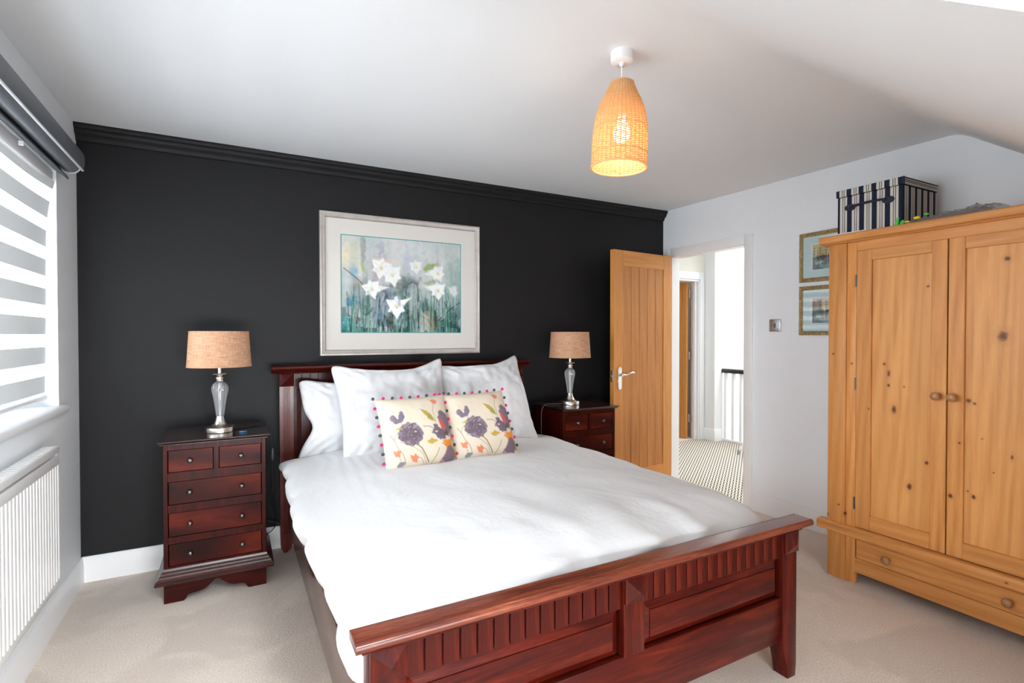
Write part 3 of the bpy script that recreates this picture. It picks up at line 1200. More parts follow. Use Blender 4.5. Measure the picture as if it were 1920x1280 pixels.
# headboard
HY = 3.400
for x0, x1 in ((.240, .318), (1.836, 1.912)):
    g = G()
    n = 9
    poly = [(x0, HY+.062), (x0, HY)]
    fw = (x1-x0-.008)/n
    for i in range(n):
        a = x0+.004+fw*i
        if 2 <= i <= 6:
            poly += [(a+.001, HY), (a+.003, HY+.0035), (a+fw-.001, HY+.0035), (a+fw, HY)]
        else:
            poly += [(a, HY), (a+fw, HY)]
    poly += [(x1, HY), (x1, HY+.062)]
    q = []
    for p in poly:
        if not q or (Vector(p)-Vector(q[-1])).length > 1e-6:
            q.append(p)
    g.prism(q, 'z', .12, 1.09)
    lt = x0 < 1
    pr = [(x0, .12), (x1, .12), (x1-(.028 if lt else 0), .0), (x0+(0 if lt else .028), .0)]
    pr = [(x0, .12), (x0 + (.004 if lt else .03), .03), (x0+(.02 if lt else .04), 0), (x1-(.04 if lt else .02), 0), (x1-(.012 if lt else .004), .03), (x1, .12)]
    g.prism(pr, 'y', HY+.002, HY+.060, .003)
    build('headboard_post', g, M['post_z'], bed, 30)
for x0, x1 in ((.240, .318), (1.836, 1.912), (1.036, 1.118)):
    rosette(x0, x1, 1.008, 1.086, HY, .020, .006)
g = G()
pr = [(3.362, 1.118), (3.364, 1.113), (3.372, 1.109), (3.378, 1.100), (3.386, 1.096), (3.388, 1.087), (3.478, 1.087), (3.478, 1.131), (3.366, 1.131), (3.361, 1.126)]
g.prism(pr, 'x', .196, 1.956, .002)
build('headboard_cap', g, M['mahr_x'], bed, 40)
g = G()
g.box(.318, 1.836, HY+.022, HY+.05, .40, 1.09)
build('headboard_frame', g, M['mah_x'], bed)
hsec = [(.318, 1.036), (1.118, 1.836)]
for x0, x1 in hsec:
    n = 15
    pw = (x1-x0)/n
    first = None
    for i in range(n):
        if first is None:
            g = G()
            g.box(x0+.0024, x0+pw-.0024, HY+.012, HY+.024, 1.010, 1.084, .0012)
            first = build('headboard_block', g, M['mah_z'], bed)
        else:
            share(first, 'headboard_block', bed, (pw*i, 0, 0))
    raised_panel(x0+.002, x1-.002, .42, 1.006, HY+.010, .045, .018, 'mah_z', None)
g = G()
g.box(1.036, 1.118, HY, HY+.05, .40, 1.09, .003)
build('headboard_centre_post', g, M['mah_z'], bed)

# mattress
g = G()
g.box(.325, 1.865, 1.34, 3.39, .33, .575, .05, 4)
mt = build('mattress', g, M['mattress'], None, 60)
mt['label'] = 'white mattress lying in the bed frame beneath the duvet'
mt['category'] = 'mattress'
for i in range(9):
    pass
g = G()
g.box(.305, 1.885, 1.30, 3.40, .30, .33)
build('slat_base', g, M['pine_h'], bed)

# duvet
def nz(x, y, z=0.0, o=3):
    return noise.fractal(Vector((x, y, z)), 0.9, 2.0, o)
def duvet_pt(u, v):
    y = 1.300 + v*(3.14-1.300)
    # cross-section
    xl = .198 + .010*math.sin(5.1*y) + .006*math.sin(13*y+1)
    xr = 1.945 + .012*math.sin(4.3*y+2.0) + .008*math.sin(11*y)
    head = max(0.0, (y-2.75)/0.39)
    hd = min(1.0, max(0.0, (y-1.9)/1.0))
    xl += .012*head
    xr -= .035*head
    ft = max(0.0, (1.62-y)/0.32)
    hem = .515 - .30*max(0, ft-.66) + .012*math.sin(7*y) + .02*head**2
    top = .648 - .050*ft**1.8 + .004*math.sin(3*y)
    xl += .016*ft
    xr -= .11*ft**2
    a = (xr-xl)/2
    xc = (xr+xl)/2
    # t from -1 (left hem) to 1 (right hem)
    t = -1 + 2*u
    side = 0.16
    if t < -1+side or t > 1-side:
        s = (1-abs(t))/side                      # 0 hem, 1 shoulder
        sg = -1 if t < 0 else 1
        # hem tucks in slightly, belly bulges, shoulder rolls over
        ang = s*PI/2
        bulge = math.sin(min(1, s*1.25)*PI/2)
        W_ = .085 + (.085*hd if t < 0 else .02*hd)
        x = xc + sg*(a - .045*(1-bulge) - W_*(1-math.cos(ang*ang/(PI/2))))
        z = hem + (top-.022-hem)*math.sin(ang)**(0.9+.25*hd*(t < 0))
    else:
        q = t/(1-side)
        W_ = .085 + (.085*hd if t < 0 else .02*hd)
        x = xc + q*(a-W_)
        z = top - .022*abs(q)**3 + .018*(1-q*q)
    return x, y, z, t
def duvet(u, v):
    x, y, z, t = duvet_pt(u, v)
    if v < .03:
        e_ = (1-v/.03)**2
        x = 1.08+(x-1.08)*(1-.115*e_)
        z -= .05*e_*(z-.30)
    n1 = nz(x*2.0, y*1.8, 1.7)*0.011 + nz(x*6, y*5, 4.2, 2)*0.004
    lim = min(1, (1-abs(t))/.05)
    edge = max(0, abs(t)-.72)/.28
    # creases that run over the left shoulder
    cr = 0.0
    if t < -.35:
        k = min(1, (-.35-t)/.3)
        cr = k*0.0030*math.sin(95*t + 5*y + 5*nz(x*2, y*1.2, 9.1)) * (0.25+0.75*min(1, max(0, (y-1.9)/.6)))*(.5+nz(x*4, y*2.5, 5.5))
    # folds gathering at the foot
    ft = max(0, (1.75-y)/.45)
    fo = 0.010*ft*math.sin(17*x + 4*nz(x*2, y*2, 2.2))*(1-edge)
    fo += 0.016*math.exp(-((x-1.02)/.10)**2)*math.exp(-((y-1.60)/.30)**2)*math.sin(9*(x*1.2+y*.7))
    nrm_x = 0.0
    sg = -1 if t < 0 else 1
    side = edge
    x2 = x + sg*side*(n1*0.9 + cr*0.8) + (0.012*side*math.sin(23*y+2*nz(x, y*4, 3.3)) if side > .3 else 0)*(1.0 if t < 0 else .6)
    z2 = z + (1-side*.6)*(n1+fo) + cr
    z2 += (0.012*math.sin(6.5*y+1.0)+.008*nz(0.3, y*6, 6.1))*max(0, edge-.45)*1.6
    # puffed fold near the left foot corner
    if t < -.6:
        z2 += 0.02*math.exp(-((y-1.47)/.05)**2)*side
        x2 += -0.018*math.exp(-((y-1.47)/.045)**2)*side
        fl = max(0, (y-2.92)/.22)
        x2 += -.012*fl*max(0, 1-abs(t+.95)/.08)
    return (x2, y, z2)
g = G()
g.grid(duvet, 150, 150)
dv_o = build('duvet', g, M['duvet'], None, 180)
dv_o['label'] = 'plain white cotton duvet spread over the bed, hanging over the side rails'
dv_o['category'] = 'duvet'
md = dv_o.modifiers.new('thick', 'SOLIDIFY')
md.thickness = 0.022
md.offset = -1
md.use_rim = True

# pillows
def pillow_geo(w_, h_, th, seed, ears=(0, 0, 0, 0), bow=0.05, flange=0.0, n=56, wr=0.006, sag=0.0, lpinch=0.0):
    """closed pillow in local X (width), Z (height), -Y front; ears = extra corner reach TL, TR, BR, BL"""
    g = G()
    rnd = random.Random(seed)
    sd = rnd.random()*50
    def surf(sign):
        def fn(i, j):
            u, v = -1+2*i, -1+2*j
            ax, az = abs(u), abs(v)
            X = u*w_/2*(1-bow*(1-v*v)*(ax**3))
            Z = v*h_/2*(1-bow*(1-u*u)*(az**3))
            e = (max(0, 1-ax**2.6)*max(0, 1-az**2.6))
            Y = th/2*(e**0.55)
            cf = max(0, ax*az-.30)/.70
            cf = cf**.8
            idx = 0 if (u < 0 and v > 0) else 1 if (u > 0 and v > 0) else 2 if u > 0 else 3
            ext = ears[idx]*cf*cf
            X += (1 if u > 0 else -1)*ext*.45
            Z += (1 if v > 0 else -1)*ext
            tip = max(0, (ax*az-.84)/.16)**2
            X -= (1 if u > 0 else -1)*tip*.016
            Z -= (1 if v > 0 else -1)*tip*.016
            if u < 0 and lpinch:
                X += lpinch*ax**4*math.exp(-((v+.25)/.35)**2)
            if v > 0:
                Z -= sag*(1-u*u)*v*v
            nn = nz(X*5+sd, Z*5, sign*2.0+sd)*wr*1.7 + (abs(nz(X*9+sd, Z*7, sign*3.0, 2))-.2)*wr*1.6
            # pull creases running from the corners
            pr_ = math.sin(26*(ax-az)+sd)*cf*wr*1.2
            Y += (nn+pr_)*min(1, e*3+.15)
            mm = max(ax, az)
            Y -= 0.007*math.exp(-((mm-.86)/.022)**2)*min(1, e*6)
            Yc = 0.012*math.sin(3*u+sd)*az + 0.010*math.sin(4*v+sd)*ax
            return Vector((X, sign*Y + Yc, Z))
        return fn
    F_, B_ = surf(-1), surf(1)
    N_ = n
    Vf = [[g.bm.verts.new(F_(i/N_, j/N_)) for j in range(N_+1)] for i in range(N_+1)]
    Vb = [[None]*(N_+1) for _ in range(N_+1)]
    for i in range(N_+1):
        for j in range(N_+1):
            if i in (0, N_) or j in (0, N_):
                Vb[i][j] = Vf[i][j]
            else:
                Vb[i][j] = g.bm.verts.new(B_(i/N_, j/N_))
    for i in range(N_):
        for j in range(N_):
            g.bm.faces.new((Vf[i][j], Vf[i+1][j], Vf[i+1][j+1], Vf[i][j+1]))
            g.bm.faces.new((Vb[i][j], Vb[i][j+1], Vb[i+1][j+1], Vb[i+1][j]))
    return g
def lean(cx, y0, z0, h_, tilt, yawr=0.0, rollr=0.0):
    """stand on its bottom edge at (cx,y0,z0), leaning back by tilt"""
    return Matrix.Translation((cx, y0, z0)) @ Matrix.Rotation(yawr, 4, 'Z') @ Matrix.Rotation(-tilt, 4, 'X') @ Matrix.Translation((0, 0, h_/2)) @ Matrix.Rotation(rollr, 4, 'Y')
def pillow(label, w_, h_, th, mtx, seed, group, **kw):
    g = pillow_geo(w_, h_, th, seed, **kw)
    g.move(mtx)
    o = build('pillow', g, M['pillow'], None, 180)
    o['label'] = label
    o['category'] = 'pillow'
    o['group'] = group
    return o
GP = 'white pillows against the headboard'
pillow('white pillow at rear left, against the headboard and half behind a square pillow', .74, .43, .15, lean(.705, 3.165, .612, .43, math.radians(17), 0, math.radians(2.0)), 3, GP, ears=(.025, .02, .02, .05), wr=.013, lpinch=.05)
pillow('white pillow at rear right, mostly hidden behind the right square pillow', .74, .47, .15, lean(1.455, 3.180, .600, .47, math.radians(17), 0, math.radians(-2)), 4, GP, ears=(.02, .04, .03, .02), wr=.010)
pillow('large square white pillow standing on the left side of the bed', .675, .575, .18, lean(.850, 2.905, .628, .575, math.radians(29), 0, math.radians(-1.5)), 5, GP, ears=(.025, .045, .02, .02), wr=.009, sag=.025)
pillow('large square white pillow standing on the right side of the bed', .64, .585, .18, lean(1.462, 2.955, .622, .585, math.radians(29), 0, math.radians(-1.5)), 9, GP, ears=(.02, .06, .03, .02), wr=.010, sag=.02)

# ---------------------------------------------------------------- printed paintings: colours per vertex of a fine sheet
class Canvas:
    def __init__(s, wpx, hpx, bg, seed=1):
        s.w, s.h = wpx, hpx
        s.a = np.ones((hpx, wpx, 3))*np.array(bg)
        s.xx, s.yy = np.meshgrid((np.arange(wpx)+.5)/wpx, (np.arange(hpx)+.5)/hpx)
        s.asp = wpx/hpx
        s.r = np.random.RandomState(seed)

    def noise(s, nx_, ny_):
        q = s.r.rand(ny_+1, nx_+1)
        x, y = s.xx*nx_, s.yy*ny_
        i, j = np.clip(x.astype(int), 0, nx_-1), np.clip(y.astype(int), 0, ny_-1)
        fx, fy = x-i, y-j
        fx, fy = fx*fx*(3-2*fx), fy*fy*(3-2*fy)
        return (q[j, i]*(1-fx)+q[j, i+1]*fx)*(1-fy)+(q[j+1, i]*(1-fx)+q[j+1, i+1]*fx)*fy

    def blend(s, m, c, k=1.0):
        m = np.clip(m*k, 0, 1)[..., None]
        s.a = s.a*(1-m) + np.array(c)*m

    def poly(s, pts, c, k=1.0, soft=0.004, rough=0.0):
        x, y = s.xx*s.asp, s.yy.copy()
        if rough:
            x = x + (s.noise(60, 45)-.5)*rough
            y = y + (s.noise(60, 45)-.5)*rough
        P = [(px*s.asp, py) for px, py in pts]
        inside = np.zeros_like(x, bool)
        n = len(P)
        dmin = np.full_like(x, 9.0)
        for i in range(n):
            (x0, y0), (x1, y1) = P[i], P[(i+1) % n]
            c_ = ((y0 > y) != (y1 > y)) & (x < (x1-x0)*(y-y0)/(y1-y0+1e-12)+x0)
            inside ^= c_
            dx, dy = x1-x0, y1-y0
            tt = np.clip(((x-x0)*dx+(y-y0)*dy)/(dx*dx+dy*dy+1e-12), 0, 1)
            dmin = np.minimum(dmin, np.hypot(x-x0-tt*dx, y-y0-tt*dy))
        sd = np.where(inside, dmin, -dmin)
        m = np.clip(sd/soft*.5+.5, 0, 1)
        s.blend(m, c, k)
        return m

    def stroke(s, pts, r, c, k=1.0, soft=0.004):
        x, y = s.xx*s.asp, s.yy
        P = [(px*s.asp, py) for px, py in pts]
        d = np.full_like(x, 9.0)
        for (x0, y0), (x1, y1) in zip(P, P[1:]):
            dx, dy = x1-x0, y1-y0
            tt = np.clip(((x-x0)*dx+(y-y0)*dy)/(dx*dx+dy*dy+1e-12), 0, 1)
            d = np.minimum(d, np.hypot(x-x0-tt*dx, y-y0-tt*dy))
        s.blend(np.clip((r-d)/soft*.5+.5, 0, 1), c, k)

    def blob(s, cx, cy_, rx, ry, c, k=1.0, soft=0.6, rough=0.0):
        x, y = s.xx, s.yy
        if rough:
            x = x + (s.noise(28, 22)-.5)*rough
            y = y + (s.noise(28, 22)-.5)*rough
        d = np.hypot((x-cx)/rx, (y-cy_)/ry)
        s.blend(np.clip((1-d)/soft, 0, 1), c, k)


def sheet(name, cv, fn, mat, parent, smooth=180, gx=None):
    """a grid whose vertex colours carry the canvas; fn(u,v) gives the point, v measured downwards"""
    nx_, ny_ = cv.w-1, cv.h-1
    verts = [fn(i/nx_, j/ny_) for j in range(ny_+1) for i in range(nx_+1)]
    inv = CH[parent.name].inverted() if parent else Matrix.Identity(4)
    verts = [inv @ Vector(v) for v in verts]
    W_ = nx_+1
    faces = [(j*W_+i, (j+1)*W_+i, (j+1)*W_+i+1, j*W_+i+1) for j in range(ny_) for i in range(nx_)]
    me = bpy.data.meshes.new(name)
    me.from_pydata(verts, [], faces)
    at = me.color_attributes.new('print', 'FLOAT_COLOR', 'POINT')
    rgba = np.ones((cv.h*cv.w, 4), np.float32)
    rgba[:, :3] = np.clip(cv.a, 0, 1).reshape(-1, 3)
    at.data.foreach_set('color', rgba.ravel())
    me.polygons.foreach_set('use_smooth', [True]*len(me.polygons))
    me.materials.append(mat)
    o = bpy.data.objects.new(name, me)
    COL.objects.link(o)
    if parent:
        o.parent = parent
        CH[o.name] = CH[parent.name]
    return o


def L(r, g_, b_):                                     # display colour to linear
    f = lambda c: (c/255/12.92) if c/255 <= .04045 else ((c/255+.055)/1.055)**2.4
    return (f(r), f(g_), f(b_))


# ---- big lily picture
def lily_canvas():
    c = Canvas(270, 200, L(205, 212, 210), 5)
    c.blend(c.noise(5, 3), L(176, 192, 190), .8)
    c.blend(c.noise(7, 5)*(c.yy < .5), L(222, 216, 214), .7)
    c.blob(.07, .20, .13, .22, L(232, 222, 190), .9, .8, .1)
    # vertical washes
    rr = random.Random(3)
    for i in range(46):
        x = rr.random()
        y0 = rr.random()*.5
        ht = .3+rr.random()*.7
        col = rr.choice([L(140, 170, 165), L(120, 150, 150), L(178, 190, 196), L(170, 165, 190), L(150, 178, 176), L(196, 200, 190), L(150, 140, 150)])
        c.stroke([(x, y0), (x+rr.uniform(-.03, .03), y0+ht)], rr.uniform(.006, .028), col, rr.uniform(.25, .55), .03)
    # cool dark undergrowth
    c.blend(np.clip((c.yy-.45)*1.8, 0, 1)*c.noise(9, 6), L(70, 96, 98), .85)
    c.blend(np.clip((c.yy-.38)*2.2, 0, 1)*(c.noise(16, 9) > .6), L(56, 84, 86), .6)
    c.blob(.46, .50, .12, .14, L(70, 84, 84), .7, .8, .12)
    c.blob(.56, .46, .10, .12, L(84, 98, 96), .6, .8, .12)
    c.blob(.30, .62, .10, .10, L(92, 96, 112), .55, .8, .12)
    c.blob(.70, .72, .16, .16, L(66, 104, 100), .6, .9, .12)
    c.blob(.92, .40, .13, .5, L(140, 172, 166), .7, .9, .08)
    c.blob(.86, .75, .05, .4, L(128, 165, 160), .6, .9, .05)
    c.blob(.09, .68, .06, .10, L(50, 140, 175), .8, 1.0, .05)
    c.blob(.10, .38, .042, .075, L(95, 170, 205), .85, 1.0, .03)
    c.blob(.08, .90, .10, .15, L(120, 185, 190), .6, .9, .1)
    c.blob(.15, .50, .08, .10, L(150, 120, 105), .5, .9, .1)
    c.blob(.12, .82, .02, .16, L(150, 75, 70), .6, .8, .05)
    c.blob(.27, .42, .05, .10, L(200, 165, 165), .6, .9, .08)
    c.blob(.30, .18, .03, .20, L(160, 155, 185), .7, .8, .05)
    c.blob(.17, .15, .025, .22, L(150, 158, 155), .85, .5, .02)
    c.blob(.36, .60, .05, .08, L(110, 110, 165), .6, .9, .08)
    c.blob(.72, .88, .09, .12, L(180, 165, 145), .75, .8, .12)
    c.blob(.48, .86, .10, .14, L(150, 165, 185), .6, .9, .1)
    c.blob(.58, .10, .22, .12, L(214, 222, 222), .6, .9, .05)
    c.blob(.52, .20, .02, .26, L(190, 188, 210), .6, .8, .05)
    # stems
    for i in range(120):
        x = rr.uniform(.03, .97)
        y0 = rr.uniform(.48, .72)
        col = rr.choice([L(44, 78, 74), L(60, 110, 100), L(40, 60, 62), L(130, 165, 150), L(90, 125, 105), L(170, 190, 175)])
        b_ = rr.uniform(-.04, .04)
        c.stroke([(x, y0), (x+b_*.4, (y0+1)/2), (x+b_, 1.0)], rr.uniform(.0018, .0050), col, rr.uniform(.5, .95), .005)
    for (pts) in ([(.50, .62), (.53, .48), (.57, .45), (.61, .47), (.62, .60), (.62, .95)], [(.33, .55), (.38, .66), (.38, .98)], [(.02, .34), (.12, .44), (.22, .58)], [(.80, .86), (.90, .74), (.99, .66)]):
        c.stroke(pts, .006, L(52, 72, 78), .75, .006)
    for i in range(120):
        c.blob(rr.random(), rr.uniform(.35, .98), .004, .006, rr.choice([L(40, 50, 55), L(235, 240, 238), L(60, 100, 95)]), .7, .4)
    # leaves
    c.poly([(.66, .30), (.72, .235), (.80, .235), (.74, .30), (.68, .325)], L(140, 160, 80), .9, .01, .02)
    c.poly([(.67, .46), (.74, .41), (.78, .44), (.72, .475)], L(150, 168, 110), .8, .01, .02)
    c.poly([(.145, .28), (.17, .30), (.19, .38), (.16, .36)], L(160, 180, 105), .8, .01, .01)
    c.stroke([(.28, .235), (.42, .245)], .012, L(232, 200, 180), .8, .012)
    # lilies: white ragged stars with a trumpet
    def star(cx, cy_, r, ph, k=1.0, trumpet=None):
        wht = L(240, 243, 240)
        if trumpet:
            tx, ty = trumpet
            c.poly([(cx, cy_-.05), (tx, ty), (cx+.01, cy_+.05)], L(228, 234, 222), k, .006)
        for i in range(6):
            a = ph+i*PI/3
            rr_ = r*(1 if i % 2 else .82)
            ex, ey = cx+rr_*math.cos(a)/c.asp, cy_+rr_*math.sin(a)
            px_, py_ = -math.sin(a)*r*.34/c.asp, math.cos(a)*r*.34
            mx_, my_ = cx+(ex-cx)*.5, cy_+(ey-cy_)*.5
            c.poly([(cx, cy_), (mx_+px_, my_+py_), (ex, ey), (mx_-px_, my_-py_)], wht, k, .006, .008)
        c.blob(cx, cy_, .022, .03, L(226, 214, 160), .8*k, .8)
        c.blob(cx+.006, cy_+.012, .008, .012, L(214, 160, 70), .8*k, .7)
    star(.40, .385, .135, .3)
    star(.31, .315, .13, .7, .95)
    star(.235, .54, .115, .2, 1, (.375, .52))
    star(.435, .72, .135, .5, 1, (.565, .615))
    star(.60, .28, .09, .4, .75)
    star(.79, .34, .105, .1, .9, (.66, .36))
    star(.79, .53, .115, .4, .95, (.655, .49))
    c.poly([(.88, .49), (.955, .47), (.97, .56), (.93, .60)], L(225, 226, 224), .8, .01, .02)
    for i in range(40):                       # blades and shadows between the stems
        x, y0 = rr.uniform(.2, .95), rr.uniform(.55, .9)
        c.stroke([(x, y0), (x+rr.uniform(-.05, .05), y0+rr.uniform(.05, .2))], rr.uniform(.004, .011), rr.choice([L(38, 62, 66), L(28, 48, 52), L(60, 104, 98), L(190, 205, 200), L(150, 160, 190)]), .6, .010)
    low = np.clip((c.yy-.35)*1.6, 0, 1)[..., None]
    c.a = c.a*(1-low) + np.clip((c.a-.30)*1.35+.24, 0, 1)*low
    c.blend(c.noise(50, 38)-.5, L(240, 240, 238), .22)
    c.blend(c.noise(60, 30)-.55, L(70, 90, 90), .3)
    return c


def frame_geo(x0, x1, z0, z1, y, prof):
    """mitred frame on a wall facing -y; prof = (inset, proud)"""
    g = G()
    rings = [[(x0+i, y-p, z0+i), (x1-i, y-p, z0+i), (x1-i, y-p, z1-i), (x0+i, y-p, z1-i)] for i, p in prof]
    g.loop(rings, True)
    return g


def framed_picture(name, label, x0, x1, z0, z1, prof, fmat, inner, cv, mats, mtx, lines=True, group=None):
    """built facing -y at y=0, then carried to the wall by mtx; inner = picture opening"""
    t_ = thing(name, label, 'picture', mtx.translation, 0, group, rot=mtx.to_euler())
    def b(nm, g, m, sm=None):
        return build(nm, g, m, t_, sm, local=True)
    b('frame', frame_geo(x0, x1, z0, z1, 0, prof), fmat, 30)
    fi = prof[-1][0]
    a0, a1, c0, c1 = inner
    g = G()
    g.loop([[(x0+fi-.004, -.010, z0+fi-.004), (x1-fi+.004, -.010, z0+fi-.004), (x1-fi+.004, -.010, z1-fi+.004), (x0+fi-.004, -.010, z1-fi+.004)],
            [(a0-.010, -.010, c0-.010), (a1+.010, -.010, c0-.010), (a1+.010, -.010, c1+.010), (a0-.010, -.010, c1+.010)]])
    b('mount', g, mats[0])
    if lines:
        g = G()
        def R_(m, yy):
            return [(a0-m, yy, c0-m), (a1+m, yy, c0-m), (a1+m, yy, c1+m), (a0-m, yy, c1+m)]
        g.loop([R_(.010, -.010), R_(.0075, -.0085)])
        b('mount_bevel', g, mats[2])
        g = G()
        g.loop([R_(.0075, -.0085), R_(.001, -.006)])
        b('mount_line', g, mats[1])
    else:
        g = G()
        def R_(m, yy):
            return [(a0-m, yy, c0-m), (a1+m, yy, c0-m), (a1+m, yy, c1+m), (a0-m, yy, c1+m)]
        g.loop([R_(.010, -.010), R_(.0, -.006)])
        b('mount_bevel', g, mats[1])
    cvo = sheet('print', cv, lambda u, v: (a0-.002+u*(a1-a0+.004), -.006, c1+.002-v*(c1-c0+.004)), M['print'], None)
    cvo.parent = t_
    CH[cvo.name] = CH[t_.name]
    g = G()
    g.quad((x0+fi, -.013, z0+fi), (x1-fi, -.013, z0+fi), (x1-fi, -.013, z1-fi), (x0+fi, -.013, z1-fi))
    b('glass', g, M['pane'])
    return t_


framed_picture('framed_painting', 'large silver framed watercolour of white lilies on the black wall above the bed', .485, 1.602, 1.184, 2.112,
               [(0, 0), (0, .022), (.003, .027), (.010, .029), (.016, .026), (.026, .024), (.032, .022), (.036, .016), (.038, .0105), (.038, .004)], M['silver'],
               (.623, 1.453, 1.338, 1.968), lily_canvas(), (M['mat_board'], M['teal_line'], M['white_core']), Matrix.Translation((0, D-.001, 0)))


def town_canvas(seed, top):
    c = Canvas(90, 90, L(150, 165, 160), seed)
    r_ = random.Random(seed)
    c.blend((c.yy < .48)*1.0, top, .9)
    for i in range(5):
        x = i*.2
        c.poly([(x, .05+r_.random()*.15), (x+.2, .05+r_.random()*.15), (x+.2, .5), (x, .5)], r_.choice([L(205, 190, 140), L(190, 165, 125), L(150, 130, 110), L(220, 205, 160)]), .8, .01, .02)
    for i in range(4):
        for j in range(3):
            c.poly([(x0 := .06+i*.24, .14+j*.11), (x0+.05, .14+j*.11), (x0+.05, .20+j*.11), (x0, .20+j*.11)], L(70, 60, 55), .7, .01)
    c.blend((c.yy > .46)*c.noise(8, 6), L(60, 85, 90), .95)
    c.blob(.5, .52, .5, .09, L(40, 45, 45), .85, .5, .12)
    c.blob(.3, .72, .25, .07, L(225, 230, 225), .7, .6, .12)
    for i in range(14):
        x = r_.random()
        c.stroke([(x, .25+.2*r_.random()), (x+.02, .85)], .006, r_.choice([L(60, 50, 45), L(230, 232, 230), L(190, 130, 110)]), .8, .008)
    c.blob(.6, .9, .4, .12, L(140, 190, 180), .6, .8, .1)
    return c


GR = 'gilt framed town views beside the wardrobe'
# local frame: x runs towards the viewer's right (world -y), wall normal is -x
MR = Matrix.Translation((XR-.001, 0, 0)) @ Matrix.Rotation(-PI/2, 4, 'Z')
gp = [(0, 0), (0, .012), (.004, .017), (.010, .019), (.016, .015), (.022, .018), (.028, .013), (.029, .004)]
framed_picture('framed_print', 'upper of two gilt framed town prints on the white wall by the wardrobe', -2.218, -1.875, 1.672, 2.004, gp, M['gilt'],
               (-2.128, -1.965, 1.753, 1.918), town_canvas(11, L(214, 196, 140)), (M['mat_blue'], M['white_core']), MR, False, GR)
framed_picture('framed_print', 'lower of two gilt framed town prints on the white wall by the wardrobe', -2.218, -1.875, 1.314, 1.645, gp, M['gilt'],
               (-2.128, -1.965, 1.395, 1.560), town_canvas(12, L(196, 186, 176)), (M['mat_blue'], M['white_core']), MR, False, GR)


